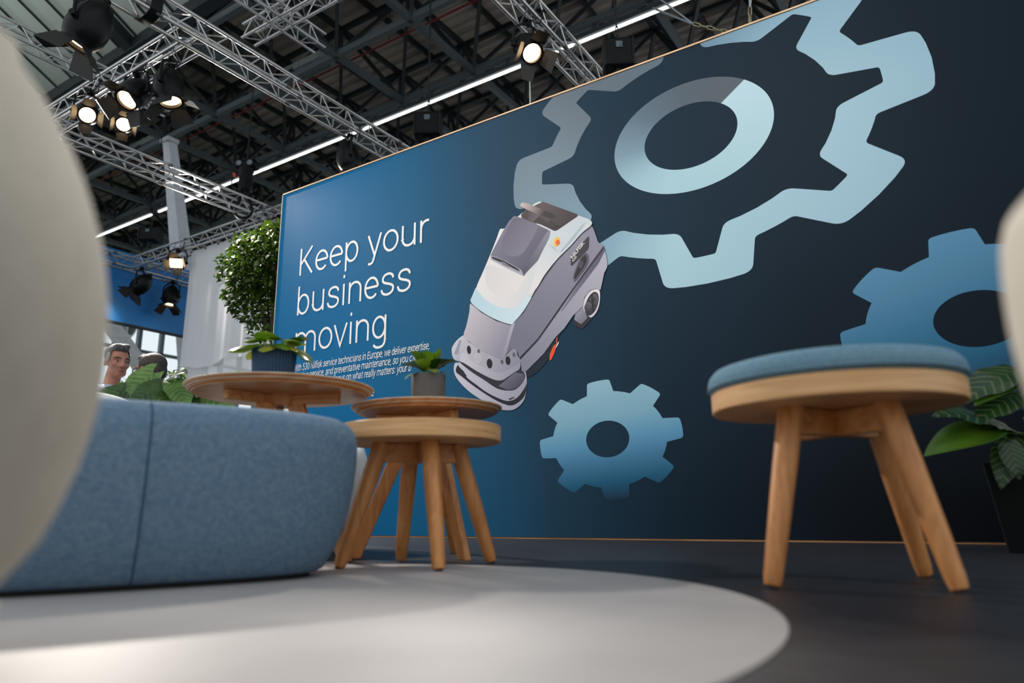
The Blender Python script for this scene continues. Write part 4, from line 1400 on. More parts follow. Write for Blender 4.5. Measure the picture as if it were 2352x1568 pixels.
# tall hoist hanging on the curtain-side truss
t = thing('chain_hoist', 'tall black chain hoist strapped to the truss above the ficus', 'hoist', (-10.34, 7.28, 5.42), 0.5, 'chain hoists')
MB().lathe([(0, 0.34), (0.09, 0.345), (0.115, 0.38), (0.12, 0.5), (0.115, 0.72), (0.13, 0.74), (0.13, 0.80), (0, 0.80)], 18).obj('motor', M_hoist, t)
MB().box((0, 0, 0.86), (0.40, 0.2, 0.16)).obj('gear_box', M_hoist, t, bevel=0.04)
for s_ in (-1, 1):
    MB().cyl((s_ * 0.1, -0.12, 0.86), (s_ * 0.1, -0.09, 0.86), 0.05, n=14).obj('cover_cap', mat('cap metal', (90, 100, 108), 0.35, metal=0.6, var=0.1), t)
    MB().tube(catmull([Vector((s_ * 0.05, 0, 0.36)), Vector((s_ * 0.08, 0, 0.2)), Vector((s_ * 0.16, 0.0, 0.0)), Vector((s_ * 0.10, 0.02, -0.12)), Vector((-s_ * 0.02, 0, -0.15))], 5, False), 0.026, 8).obj('sling', M_lamp2, t)
MB().tube(catmull([Vector((-0.12, -0.1, 0.62)), Vector((-0.2, -0.12, 0.5)), Vector((-0.12, -0.1, 0.3)), Vector((-0.02, -0.05, 0.2))], 5, False), 0.01, 6).obj('control_cable', M_lamp2, t)
MB().cyl((-0.14, -0.11, 0.58), (-0.17, -0.12, 0.66), 0.026, n=10).obj('red_plug', mat('red plug', (190, 50, 34), 0.4, var=0.05), t)
chain(t, (0, 0, 0.94), (0, 0, 3.6), ME_LINK_D, 1.4)
# black strap hoist on the truss at the lamp cluster
t = thing('chain_hoist', 'black hoist with wide strap and red tab on the wall truss', 'hoist', (-6.82, 3.45, 5.40), 0.0, 'chain hoists')
st = MB()
path = [Vector((0.17, 0, 0.55)), Vector((0.16, 0, 0.3)), Vector((0.15, 0, 0.08)), Vector((0.13, 0, -0.02)), Vector((0.0, 0, -0.07)), Vector((-0.13, 0, -0.03)), Vector((-0.16, 0, 0.04))]
path = catmull(path, 4, False)
vs = []
for p in path:
    for dy in (-0.06, 0.06):
        for dx in (0.0, 0.02):
            vs.append(p + Vector((dx if p.x > 0 else -dx, dy, -dx * 0.5)))
fs = []
for i in range(len(path) - 1):
    a_, b_ = i * 4, i * 4 + 4
    fs += [(a_, a_ + 2, b_ + 2, b_), (a_ + 1, b_ + 1, b_ + 3, a_ + 3), (a_, b_, b_ + 1, a_ + 1), (a_ + 2, a_ + 3, b_ + 3, b_ + 2)]
st.add(vs, fs)
st.obj('strap', M_lamp2, t)
MB().box((0.185, -0.03, 0.34), (0.02, 0.07, 0.12)).obj('red_tab', mat('red tab', (196, 24, 30), 0.5, var=0.05), t, smooth=False)
MB().box((0.02, 0.0, 0.78), (0.5, 0.34, 0.46)).obj('body', M_hoist, t, bevel=0.04)
# gold chains and slings beyond the wall top
t = thing('rigging_chain', 'gold rigging chain on a grey sling behind the wall top', 'chain', (-2.09, 7.14, 5.60), 0, 'gold rigging chains')
chain(t, (0, 0, 0), (0.36, 0.41, -0.03), ME_LINK, 1.75)
M_rope = mat('steel sling', (150, 158, 160), 0.35, metal=0.7, var=0.05)
MB().tube([(0, 0, 0), (-0.3, -0.46, 0.04)], 0.012, 6).obj('sling', M_rope, t)
MB().tube([(0, 0, 0), (-0.26, -0.52, 0.16)], 0.012, 6).obj('sling', M_rope, t)
t = thing('rigging_chain', 'gold rigging chain hanging steeply behind the wall top', 'chain', (-1.57, 7.49, 5.60), 0, 'gold rigging chains')
chain(t, (0, 0, -0.35), (0.08, -0.14, 0.10), ME_LINK, 1.75)
MB().tube([(0.08, -0.14, 0.10), (0.3, -0.4, 0.75)], 0.012, 6).obj('sling', M_rope, t)
MB().tube([(0.08, -0.14, 0.10), (0.2, -0.5, 0.75)], 0.012, 6).obj('sling', M_rope, t)
t = thing('hanging_wire', 'thin pale wire hanging behind the wall top below the gear spotlight', 'wire', (-3.605, 6.0, 4.2))
MB().cyl((0, 0, -0.6), (0, 0, 1.19), 0.009, n=6).obj('wire', mat('pale wire', (170, 176, 168), 0.5, var=0.03), t)

# ================================================================== sheer curtain
M_sheer, nt, b = new_mat('sheer white curtain')
b.inputs['Base Color'].default_value = lin((250, 250, 252))
b.inputs['Roughness'].default_value = 0.8
tr = nt.nodes.new('ShaderNodeBsdfTranslucent')
tr.inputs[0].default_value = lin((252, 252, 254))
tp = nt.nodes.new('ShaderNodeBsdfTransparent')
m1 = nt.nodes.new('ShaderNodeMixShader')
m1.inputs[0].default_value = 0.55
m2 = nt.nodes.new('ShaderNodeMixShader')
m2.inputs[0].default_value = 0.12
nt.links.new(b.outputs[0], m1.inputs[1])
nt.links.new(tr.outputs[0], m1.inputs[2])
nt.links.new(m1.outputs[0], m2.inputs[1])
nt.links.new(tp.outputs[0], m2.inputs[2])
nt.links.new(m2.outputs[0], nt.nodes['Material Output'].inputs['Surface'])


def sheer(name, label, x0, x1, y0, ztop, zbot, seed, freq=5.5):
    rd = random.Random(seed)
    nx, nz_ = int((x1 - x0) * 42), 14
    vs, fs = [], []
    for j in range(nz_ + 1):
        v = j / nz_
        for i in range(nx + 1):
            x_ = x0 + (x1 - x0) * i / nx
            amp = 0.014 + 0.016 * v
            ph = x_ * freq * 2 + 0.9 * math.sin(x_ * 2.1 + seed)
            y_ = amp * math.sin(ph) + 0.4 * amp * math.sin(ph * 2.3 + 1.1 + v)
            z_ = ztop + (zbot - ztop) * v + (0.05 * math.sin(x_ * 4 + seed) * v)
            vs.append((x_ - x0, y_, z_ - zbot))
    for j in range(nz_):
        for i in range(nx):
            a_ = j * (nx + 1) + i
            fs.append((a_, a_ + 1, a_ + nx + 2, a_ + nx + 1))
    t = thing(name, label, 'curtain', (x0, y0, zbot), 0, 'sheer curtains on the truss')
    me = bpy.data.meshes.new('cloth')
    me.from_pydata(vs, [], fs)
    me.materials.append(M_sheer)
    me.polygons.foreach_set('use_smooth', [True] * len(me.polygons))
    link('cloth', me, t)
    # hem: the doubled lower edge
    hv, hf = [], []
    base_ = nz_ * (nx + 1)
    for i in range(nx + 1):
        x_, y_, z_ = vs[base_ + i]
        hv += [(x_, y_ - 0.006, z_ - 0.002), (x_, y_ - 0.006, z_ + 0.09)]
    for i in range(nx):
        hf.append((2 * i, 2 * i + 2, 2 * i + 3, 2 * i + 1))
    me = bpy.data.meshes.new('hem')
    me.from_pydata(hv, [], hf)
    me.materials.append(M_sheer)
    link('hem', me, t)
    for i in range(0, nx, 18):
        MB().cyl((vs[i][0], vs[i][1] - 0.02, vs[i][2] - 0.03), (vs[i][0], vs[i][1] + 0.02, vs[i][2] - 0.03), 0.016, n=8).obj('eyelet', M_lamp2, t)
    return t


sheer('sheer_curtain', 'sheer white curtain hung from the truss, front layer with wavy hem', -12.86, -9.0, 7.955, 5.39, 2.95, 3)
sheer('sheer_curtain', 'sheer white curtain hung from the truss, longer layer behind', -12.85, -9.0, 8.05, 5.40, 2.35, 8, 4.2)

# ficus behind the end of the printed wall
M_fic = leaf_mat('ficus leaf', (20, 40, 9), (74, 102, 18), rough=0.45, trans=0.25)
base = Vector((-6.3, 4.92, 0))
t = crown('ficus_tree', 'dense dark green ficus tree behind the end of the printed wall', 'tree', base,
          [([(0, 0, 0.5), (0.03, 0, 1.3), (0.0, 0.02, 2.1), (-0.05, 0, 2.9)], [0.045, 0.04, 0.035, 0.02]),
           ([(0.0, 0.02, 2.0), (-0.2, -0.02, 2.4), (-0.42, 0.0, 2.8)], [0.02, 0.016, 0.01]),
           ([(0.0, 0.02, 1.9), (-0.12, 0.06, 2.2), (-0.25, 0.1, 2.5)], [0.02, 0.016, 0.01])],
          [((-0.15, 0, 2.88), (0.42, 0.42, 0.42)), ((-0.62, 0.0, 2.95), (0.30, 0.3, 0.22)), ((-0.32, 0, 3.12), (0.32, 0.34, 0.24)), ((-0.28, 0, 2.6), (0.36, 0.38, 0.34)), ((-0.05, 0, 2.32), (0.30, 0.3, 0.3)), ((0.15, 0, 3.05), (0.4, 0.4, 0.3))],
          (0.066, 0.038), M_fic, 300, 3900, None, 5)
M_planter = mat('charcoal planter', (40, 42, 46), 0.6, var=0.08)
MB().lathe([(0, 0), (0.2, 0), (0.24, 0.5), (0.22, 0.5), (0.2, 0.44), (0, 0.44)], 28).obj('planter', M_planter, t)
MB().lathe([(0, 0.45), (0.2, 0.44)], 24).obj('soil', mat('soil', (46, 36, 28), 0.95, var=0.3, scale=50), t)
M_bush = leaf_mat('shrub leaf', (50, 84, 26), (110, 140, 48), trans=0.3)
t = crown('leafy_shrub', 'small green leafy shrub below the curtain hem', 'plant', (-8.30, 5.10, 0),
          [([(0, 0, 0.3), (0.02, 0, 1.0), (0, 0, 1.75)], [0.025, 0.02, 0.01])],
          [((0, 0, 1.75), (0.16, 0.16, 0.22)), ((0.1, 0.03, 1.55), (0.16, 0.16, 0.2)), ((-0.12, 0, 1.5), (0.14, 0.14, 0.2))], (0.06, 0.034), M_bush, 200, 300, None, 9)
MB().lathe([(0, 0), (0.16, 0), (0.2, 0.4), (0.18, 0.4), (0.17, 0.33), (0, 0.33)], 24).obj('planter', M_planter, t)

# ================================================================== stools and tables
M_ash = wood('ash wood legs', (214, 148, 86), (174, 108, 54), axis=2)
M_rim = wood('ash wood rim', (218, 176, 128), (190, 140, 92), axis=2, scale=0.6)
M_under = wood('ash underside', (210, 158, 108), (182, 122, 74), axis=0)
M_apron = wood('ash apron', (208, 144, 84), (166, 102, 50), axis=0)


def rim_mat():
    """edge-glued rim: grain runs round the disc, so bands stack in z"""
    return wood('ash rim bands', (228, 180, 126), (198, 142, 88), axis=0, scale=1.0, layered=True)


def make_stool(label, R, zt, th, feet_r, top_r, cushion=None, group='round wooden stools'):
    t = thing('wooden_stool', label, 'stool', (0, 0, 0), 0, group)
    MB().lathe([(0, zt - th), (R - 0.003, zt - th), (R, zt - th + 0.003), (R, zt - 0.003), (R - 0.003, zt), (0, zt)], 96).obj('seat_disc', rim_mat(), t)
    for k in range(4):
        a_ = PI / 4 + k * PI / 2
        d = Vector((math.cos(a_), math.sin(a_), 0))
        pt, pf = d * top_r + Vector((0, 0, zt - th)), d * feet_r
        ax_ = (pf - pt)
        pts, rad = [], []
        for s_, r_ in ((0, 0.031), (0.35, 0.029), (0.75, 0.0245), (0.94, 0.0215), (0.985, 0.018)):
            pts.append(pt + ax_ * s_)
            rad.append(r_)
        pts.append(pt + ax_ * 0.994)
        rad.append(0.011)
        MB().tube(pts, rad, 18).obj('leg', M_ash, t)
        MB().cyl(pf + Vector((0, 0, 0.007)), pf, 0.012, n=12).obj('foot_pad', mat('black foot pad', (22, 22, 24), 0.7, var=0.1), t)
    for k in range(2):
        a_ = PI / 4 + k * PI / 2
        Rm = Matrix.Rotation(a_, 3, 'Z')
        MB().box((0, 0, zt - th - 0.034 - 0.001 * k), (2 * top_r - 0.01, 0.03, 0.066), Rm).obj('cross_rail', M_apron, t, smooth=False, bevel=0.003)
    if cushion:
        c = MB()
        Rc, z0, z1 = R + 0.006, zt, zt + cushion
        prof = [(0, z0), (Rc - 0.02, z0), (Rc - 0.004, z0 + 0.006), (Rc + 0.002, z0 + 0.016), (Rc, z0 + cushion * 0.5), (Rc - 0.004, z1 - 0.018), (Rc - 0.016, z1 - 0.004), (Rc - 0.035, z1 + 0.001), (Rc * 0.6, z1 + 0.006), (0, z1 + 0.008)]
        c.lathe(prof, 96)
        cu = c.obj('cushion', M_blue, t)
        MB().tube([(Rc * math.cos(u) * 0.998, Rc * math.sin(u) * 0.998, z0 + 0.012) for u in [2 * PI * i / 96 for i in range(97)]], 0.0035, 6).obj('piping', M_blue, cu)
    return t


M_blue = mat('grey blue felt', (112, 144, 162), 0.95, var=0.10, scale=220, bump=0.25, bscale=700, spec=0.15)
s0 = make_stool('plain round wooden stool with bare top beside the blue ottoman', 0.286, 0.470, 0.057, 0.266, 0.135)
s0.location = (-1.655, 1.952, 0.003)
s0.rotation_euler = (0, 0, math.radians(9.3))
sr = make_stool('round wooden stool with blue felt cushion', 0.303, 0.476, 0.052, 0.268, 0.150, cushion=0.060)
sr.location = (-0.301, 1.997, 0)
sr.rotation_euler = (0, 0, math.radians(13.5))

M_ply = [wood('ply layer pale', (214, 190, 162), (190, 160, 128), axis=0), wood('ply layer dark', (206, 134, 70), (170, 100, 44), axis=0)]


def make_table(label, loc, rz, R, zt, foot_r, top_r=0.055, group='three-legged side tables'):
    t = thing('side_table', label, 'table', loc, rz, group)
    # plywood top: five veneers stepping in towards the underside
    n = 5
    for i in range(n):
        z1 = zt - i * 0.006
        r0 = R - 0.004 * i - 0.0009 * i * i
        MB().lathe([(0, z1 - 0.006), (r0 - 0.002, z1 - 0.006), (r0, z1 - 0.004), (r0, z1 - 0.001), (r0 - 0.001, z1), (0, z1)], 96).obj('top_veneer', M_ply[i % 2] if i < n - 1 else M_under, t)
    zb = zt - n * 0.006
    for k in range(3):
        a_ = 2 * PI * k / 3
        d = Vector((math.cos(a_), math.sin(a_), 0))
        sd = Vector((-math.sin(a_), math.cos(a_), 0))
        # board leg, feet cut level with the floor
        vs = []
        for q, wd, th in ((d * foot_r, 0.026, 0.014), (d * top_r + Vector((0, 0, zb - 0.01)), 0.036, 0.016)):
            for u_, v_ in ((-1, -1), (1, -1), (1, 1), (-1, 1)):
                vs.append(q + d * u_ * wd + sd * v_ * th)
        MB().add(vs, [(3, 2, 1, 0), (4, 5, 6, 7), (0, 1, 5, 4), (1, 2, 6, 5), (2, 3, 7, 6), (3, 0, 4, 7)]).obj('leg', M_ash, t, smooth=False, bevel=0.004)
        Rm = Matrix.Rotation(a_, 3, 'Z')
        MB().box(Rm @ Vector((R * 0.36, 0, zb - 0.02)), (R * 0.62, 0.034, 0.04), Rm).obj('top_bearer', M_apron, t, smooth=False, bevel=0.005)
    MB().cyl((0, 0, zb), (0, 0, zb - 0.045), 0.06, n=20).obj('hub', M_apron, t)
    return t


make_table('lower round ply side table carrying the grey plant pot', (-1.967, 2.363, 0), math.radians(-18.5), 0.322, 0.616, 0.285)
make_table('taller round ply side table carrying the blue ribbed pot', (-2.366, 1.913, 0), math.radians(25), 0.372, 0.680, 0.30)

# ================================================================== ottoman
def soft_block(plan, prof):
    """closed upholstered volume: plan(inset) -> ring of (x, y); prof = [(inset, z)...]"""
    rings = [plan(i) for i, _ in prof]
    n = len(rings[0])
    vs, fs = [], []
    for ring, (_, z) in zip(rings, prof):
        vs += [(p[0], p[1], z) for p in ring]
    for j in range(len(prof) - 1):
        for i in range(n):
            fs.append((j * n + i, j * n + (i + 1) % n, (j + 1) * n + (i + 1) % n, (j + 1) * n + i))
    fs.append(tuple(range(n - 1, -1, -1)))
    k = (len(prof) - 1) * n
    fs.append(tuple(range(k, k + n)))
    return MB().add(vs, fs)


M_otto = mat('blue melange felt', (116, 138, 158), 0.95, bump=0.3, bscale=500, spec=0.12, col2=(92, 119, 144), scale=75)


def superell(hl, hw, n, N=140):
    def f(inset):
        out = []
        for i in range(N):
            u = 2 * PI * i / N
            c_, s_ = math.cos(u), math.sin(u)
            a_ = math.copysign(abs(c_) ** (2 / n), c_)
            b_ = math.copysign(abs(s_) ** (2 / n), s_)
            out.append((a_ * (hl - inset), b_ * (hw - inset)))
        return out
    return f


t = thing('ottoman', 'long blue felt ottoman with rounded sides on the pale disc', 'ottoman', (-1.93, 1.12, 0.003), math.radians(66))
pf = superell(0.58, 0.30, 2.7)
prof = [(0.120, 0.012), (0.100, 0.014), (0.085, 0.022), (0.073, 0.042), (0.054, 0.072), (0.036, 0.12), (0.020, 0.18), (0.008, 0.25), (0.001, 0.32), (0.0, 0.37), (0.004, 0.398), (0.014, 0.421), (0.032, 0.440), (0.058, 0.453), (0.095, 0.461), (0.16, 0.465)]
body = soft_block(pf, prof).obj('upholstery', M_otto, t)
soft_block(superell(0.46, 0.18, 2.7), [(0.0, 0.0), (0.0, 0.014)]).obj('plinth', mat('black plinth', (20, 20, 22), 0.7, var=0.1), t)
M_seam = mat('seam thread', (34, 62, 92), 0.9, var=0.05)
for xs in (-0.03,):
    pts = []
    for ins, z in prof:
        hw_, hl_ = 0.30 - ins, 0.58 - ins
        q = max(0.0, 1 - abs(xs / hl_) ** 2.7) ** (1 / 2.7)
        pts.append((xs, -hw_ * q - 0.0008, z))
    MB().tube(pts[1:-2], 0.002, 6).obj('seam', M_seam, body)

# ================================================================== tub chairs
M_cream = mat('cream upholstery', (192, 184, 170), 0.75, var=0.02, scale=30, bump=0.05, bscale=400, spec=0.25)
M_white = mat('white upholstery', (232, 232, 232), 0.7, var=0.02, scale=30, bump=0.05, bscale=400, spec=0.25)


def make_chair(label, loc, rz, m, group='rounded tub chairs'):
    """egg-shaped tub chair: bulging shell, high back, low front, loose seat, four wooden legs"""
    t = thing('tub_chair', label, 'chair', loc, rz, group)
    R0, rho, zc = 0.42, 0.456, 0.34

    def r_out(z):
        return R0 - (rho - math.sqrt(max(0.0, rho * rho - (z - zc) ** 2)))
    N, J = 72, 18
    vs, fs = [], []
    rows = []
    for i in range(N):
        a_ = 2 * PI * i / N
        zr = 0.545 + 0.155 * math.cos(a_ - PI / 2) if True else 0.6   # back towards +y
        col = []
        for j in range(J + 1):
            u = j / J
            z = 0.075 + (zr - 0.075) * (u ** 0.9)
            r = r_out(z)
            if j == 0:
                r -= 0.05
            elif j == 1:
                r -= 0.008
            col.append((r, z))
        th = 0.075
        rt = r_out(zr)
        for q in range(1, 6):
            g = PI * q / 6
            col.append((rt - th / 2 + th / 2 * math.cos(g), zr + 0.035 * math.sin(g)))
        for q in range(0, 8):
            z = zr - (zr - 0.36) * q / 7
            col.append((r_out(z) - th, z))
        rows.append([(r * math.cos(a_), r * math.sin(a_), z) for r, z in col])
    K = len(rows[0])
    for rw in rows:
        vs += rw
    for i in range(N):
        for j in range(K - 1):
            a_, b_ = i * K + j, ((i + 1) % N) * K + j
            fs.append((a_, b_, b_ + 1, a_ + 1))
    fs.append(tuple(i * K for i in range(N)))
    MB().add(vs, fs).obj('shell', m, t)
    MB().lathe([(0, 0.33), (0.28, 0.33), (0.325, 0.345), (0.335, 0.375), (0.325, 0.405), (0.28, 0.42), (0, 0.425)], 48).obj('seat_cushion', m, t)
    for k in range(4):
        a_ = PI / 4 + k * PI / 2
        d = Vector((math.cos(a_), math.sin(a_), 0))
        MB().tube([d * 0.235 + Vector((0, 0, 0.09)), d * 0.262], [0.019, 0.014], 12).obj('leg', M_ash, t)
    MB().tube([(0.353 * math.cos(2 * PI * i / 60), 0.353 * math.sin(2 * PI * i / 60), 0.095) for i in range(61)], 0.003, 5).obj('welt', m, t)
    return t


make_chair('cream tub chair standing on the edge of the pale disc', (-0.958, 0.015, 0.0), math.radians(20), M_cream)
make_chair('cream tub chair standing alone on the dark floor', (0.456, 0.737, 0.0), math.radians(-70), M_cream)
make_chair('white tub chair between the two side tables and the printed wall', (-2.955, 2.44, 0.0), math.radians(60), M_white)
make_chair('white tub chair behind the blue ottoman', (-3.20, 1.57, 0.0), math.radians(60), M_white)

# ================================================================== pots and plants
def ribbed_pot(name, label, loc, m):
    t = thing(name, label, 'pot', loc)
    vs, fs = [], []
    N = 160
    prof = [(0.074, 0.0), (0.078, 0.004), (0.089, 0.153), (0.089, 0.160), (0.082, 0.160), (0.080, 0.135), (0.0005, 0.135)]
    for j, (r, z) in enumerate(prof):
        for i in range(N):
            a_ = 2 * PI * i / N
            rr_ = r + (0.0016 * (1 if i % 4 < 2 else -1) if 1 <= j <= 2 else 0)
            vs.append((rr_ * math.cos(a_), rr_ * math.sin(a_), z))
    for j in range(len(prof) - 1):
        for i in range(N):
            fs.append((j * N + i, j * N + (i + 1) % N, (j + 1) * N + (i + 1) % N, (j + 1) * N + i))
    fs.append(tuple(range(N - 1, -1, -1)))
    MB().add(vs, fs).obj('pot', m, t)
    return t


M_pep = leaf_mat('waxy green leaf', (70, 110, 20), (120, 150, 36), rough=0.25, trans=0.3)
M_pep_y = leaf_mat('waxy yellow green leaf', (140, 150, 50), (170, 170, 70), rough=0.25, trans=0.3)
M_pep_d = leaf_mat('waxy dark leaf', (22, 58, 18), (50, 92, 24), rough=0.22, trans=0.2)
M_soil = mat('potting soil', (46, 36, 28), 0.95, var=0.3, scale=60)
M_stem = mat('green stem', (96, 130, 50), 0.5, var=0.1)

P1 = Vector((-2.398, 1.890, 0.680))
t = ribbed_pot('potted_plant', 'dark blue ribbed pot with round waxy leaves on the taller table', P1, mat('dark blue pot', (4, 54, 90), 0.5, var=0.04, scale=20))
t['category'] = 'plant'
MB().lathe([(0, 0.141), (0.081, 0.137)], 24).obj('soil', M_soil, t)
lfs = {'a': leaf_mesh('leaf', M_pep, 0.105, 0.10, droop=0.5, fold=0.05, cup=0.9, full=0.55), 'b': leaf_mesh('leaf', M_pep_d, 0.10, 0.095, droop=0.4, fold=0.15, cup=0.5), 'c': leaf_mesh('leaf', M_pep_y, 0.085, 0.085, droop=0.5, fold=0.1, cup=0.8, full=0.55)}
rd = random.Random(3)
for k in range(22):
    a_ = 2 * PI * k / 11 + rd.uniform(-0.2, 0.2)
    lay = k // 11
    el = (0.0 if lay == 0 else 0.35) + rd.uniform(-0.15, 0.2)
    d = Vector((math.cos(a_) * math.cos(el), math.sin(a_) * math.cos(el), math.sin(el)))
    p = Vector((math.cos(a_) * (0.05 if lay else 0.075), math.sin(a_) * (0.05 if lay else 0.075), 0.168 + 0.022 * lay + rd.uniform(-0.008, 0.012)))
    link('leaf', lfs['a' if k % 3 else ('b' if lay else 'c')], t, frame(p, d, (0, 0, 1)) @ Matrix.Scale(rd.uniform(0.7, 1.0), 4))
    MB().tube([(p.x * 0.4, p.y * 0.4, 0.135), p], 0.003, 5).obj('stalk', M_stem, t)

P2 = Vector((-1.953, 2.352, 0.616))
t = thing('potted_plant', 'plain grey pot with upright variegated leaves on the lower table', 'plant', P2)
MB().lathe([(0, 0), (0.070, 0), (0.0725, 0.003), (0.0735, 0.134), (0.0725, 0.139), (0.069, 0.1395), (0.068, 0.12), (0, 0.12)], 48).obj('pot', mat('grey concrete pot', (96, 92, 90), 0.75, var=0.06, scale=12), t)
MB().lathe([(0, 0.124), (0.068, 0.122)], 24).obj('soil', M_soil, t)
l2 = [leaf_mesh('leaf', M_pep, 0.088, 0.085, droop=-0.12, fold=0.5, cup=-0.5, full=0.6), leaf_mesh('leaf', M_pep_d, 0.085, 0.08, droop=0.15, fold=0.35, cup=0.2, full=0.6), leaf_mesh('leaf', M_pep_y, 0.07, 0.055, droop=0.5, fold=0.2, cup=0.3)]
for k, (az, el, r, h, s_, ty) in enumerate(((-100, 0.9, 0.02, 0.035, 1.0, 0), (20, 1.1, 0.025, 0.05, 1.05, 0), (190, 0.35, 0.03, 0.04, 1.0, 1), (140, 0.6, 0.03, 0.035, 0.9, 1), (-20, 0.3, 0.035, 0.05, 1.15, 1), (60, 0.5, 0.03, 0.04, 1.0, 1),
                                            (220, 0.0, 0.05, 0.02, 1.0, 2), (-10, 0.0, 0.05, 0.025, 1.0, 2), (250, 0.2, 0.04, 0.03, 1.0, 0), (-70, 0.15, 0.04, 0.03, 1.0, 2), (-45, 0.5, 0.03, 0.04, 1.0, 1), (100, 0.8, 0.02, 0.05, 1.0, 0),
                                            (205, 0.75, 0.03, 0.05, 0.95, 0), (-130, 0.55, 0.035, 0.03, 0.9, 1), (40, 0.9, 0.03, 0.055, 0.9, 0), (0, 0.65, 0.04, 0.04, 1.0, 1))):
    a_ = math.radians(az + 33)
    d = Vector((math.cos(a_) * math.cos(el), math.sin(a_) * math.cos(el), math.sin(el)))
    p = Vector((math.cos(a_) * r, math.sin(a_) * r, 0.124 + h))
    link('leaf', l2[ty], t, frame(p, d, (0, 0, 1)) @ Matrix.Scale(s_, 4))
    MB().tube([(p.x * 0.5, p.y * 0.5, 0.12), p], 0.0028, 5).obj('stalk', M_stem, t)

# large-leaved plant behind the white chairs
M_phil = leaf_mat('philodendron leaf', (70, 104, 46), (98, 132, 66), vein=(116, 144, 82), rough=0.4, trans=0.22, bands=24)
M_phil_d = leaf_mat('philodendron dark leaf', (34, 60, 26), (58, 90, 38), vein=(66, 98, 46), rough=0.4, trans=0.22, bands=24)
pc = Vector((-3.60, 2.24, 0))
t = thing('leafy_plant', 'plant with big veined heart-shaped leaves behind the white tub chairs', 'plant', pc)
MB().lathe([(0, 0), (0.19, 0), (0.25, 0.52), (0.235, 0.52), (0.22, 0.47), (0, 0.47)], 36).obj('planter', mat('black planter', (26, 27, 30), 0.55, var=0.08), t)
MB().lathe([(0, 0.48), (0.225, 0.475)], 24).obj('soil', M_soil, t)


big = leaf_mesh('leaf', M_phil, 0.30, 0.22, droop=0.25, fold=0.18, heart=1.0, cup=0.3, nu=12, nv=8, wave=0.35)
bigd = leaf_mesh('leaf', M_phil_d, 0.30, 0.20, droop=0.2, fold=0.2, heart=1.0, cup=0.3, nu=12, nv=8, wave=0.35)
# base point, tip, size of blade, shade
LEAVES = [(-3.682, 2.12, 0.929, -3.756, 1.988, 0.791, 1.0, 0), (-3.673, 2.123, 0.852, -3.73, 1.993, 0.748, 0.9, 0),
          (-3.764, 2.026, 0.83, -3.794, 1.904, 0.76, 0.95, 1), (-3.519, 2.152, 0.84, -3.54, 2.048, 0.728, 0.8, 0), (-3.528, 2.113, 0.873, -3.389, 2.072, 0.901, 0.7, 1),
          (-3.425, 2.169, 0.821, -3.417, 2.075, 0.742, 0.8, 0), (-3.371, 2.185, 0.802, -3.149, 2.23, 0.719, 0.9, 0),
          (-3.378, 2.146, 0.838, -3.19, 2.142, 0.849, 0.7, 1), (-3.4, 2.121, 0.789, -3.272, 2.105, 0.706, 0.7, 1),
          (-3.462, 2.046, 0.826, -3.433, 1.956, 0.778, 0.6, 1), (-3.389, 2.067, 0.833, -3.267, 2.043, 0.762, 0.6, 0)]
for bx_, by_, bz_, tx_, ty_, tz_, s_, shade in LEAVES:
    p, q = Vector((bx_, by_, bz_)) - pc, Vector((tx_, ty_, tz_)) - pc
    L = (q - p).length
    n_ = Vector((0.85, -0.50, 0.40))
    k_ = max(L / 0.27, 0.72)
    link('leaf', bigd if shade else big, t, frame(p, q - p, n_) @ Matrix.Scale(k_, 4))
    MB().tube(catmull([Vector((p.x * 0.15, p.y * 0.15, 0.47)), Vector((p.x * 0.55, p.y * 0.55, 0.47 + (p.z - 0.47) * 0.75)), p], 5, False), 0.006, 6).obj('stalk', M_stem, t)

# striped plant in a black pot by the wall
M_cal = leaf_mat('prayer plant leaf', (16, 44, 20), (34, 70, 28), vein=(92, 106, 66), rough=0.35, trans=0.25, bands=30)
M_cal_b = leaf_mat('bright green leaf', (40, 78, 14), (84, 118, 28), rough=0.35, trans=0.35)
pr = Vector((0.20, 3.60, 0))
t = thing('potted_plant', 'striped dark green plant in a tall black tapered pot by the printed wall', 'plant', pr)
po = MB()
vs = []
for z, h in ((0, 0.155), (0.345, 0.195), (0.345, 0.178), (0.30, 0.172)):
    vs += [(-h, -h, z), (h, -h, z), (h, h, z), (-h, h, z)]
fs = [(3, 2, 1, 0)] + [(4 * j + i, 4 * j + (i + 1) % 4, 4 * j + 4 + (i + 1) % 4, 4 * j + 4 + i) for j in range(3) for i in range(4)] + [(12, 13, 14, 15)]
po.add(vs, fs)
po.obj('pot', mat('black tapered pot', (9, 9, 10), 0.7, var=0.1, spec=0.2), t, smooth=False, bevel=0.004)
MB().box((0, 0, 0.302), (0.33, 0.33, 0.006)).obj('soil', M_soil, t, smooth=False)
cal = leaf_mesh('leaf', M_cal, 0.26, 0.15, droop=0.4, fold=0.2, cup=0.3, nu=10, nv=6, wave=0.3)
calb = leaf_mesh('leaf', M_cal_b, 0.22, 0.11, droop=0.35, fold=0.25, cup=0.3, nu=10, nv=6)
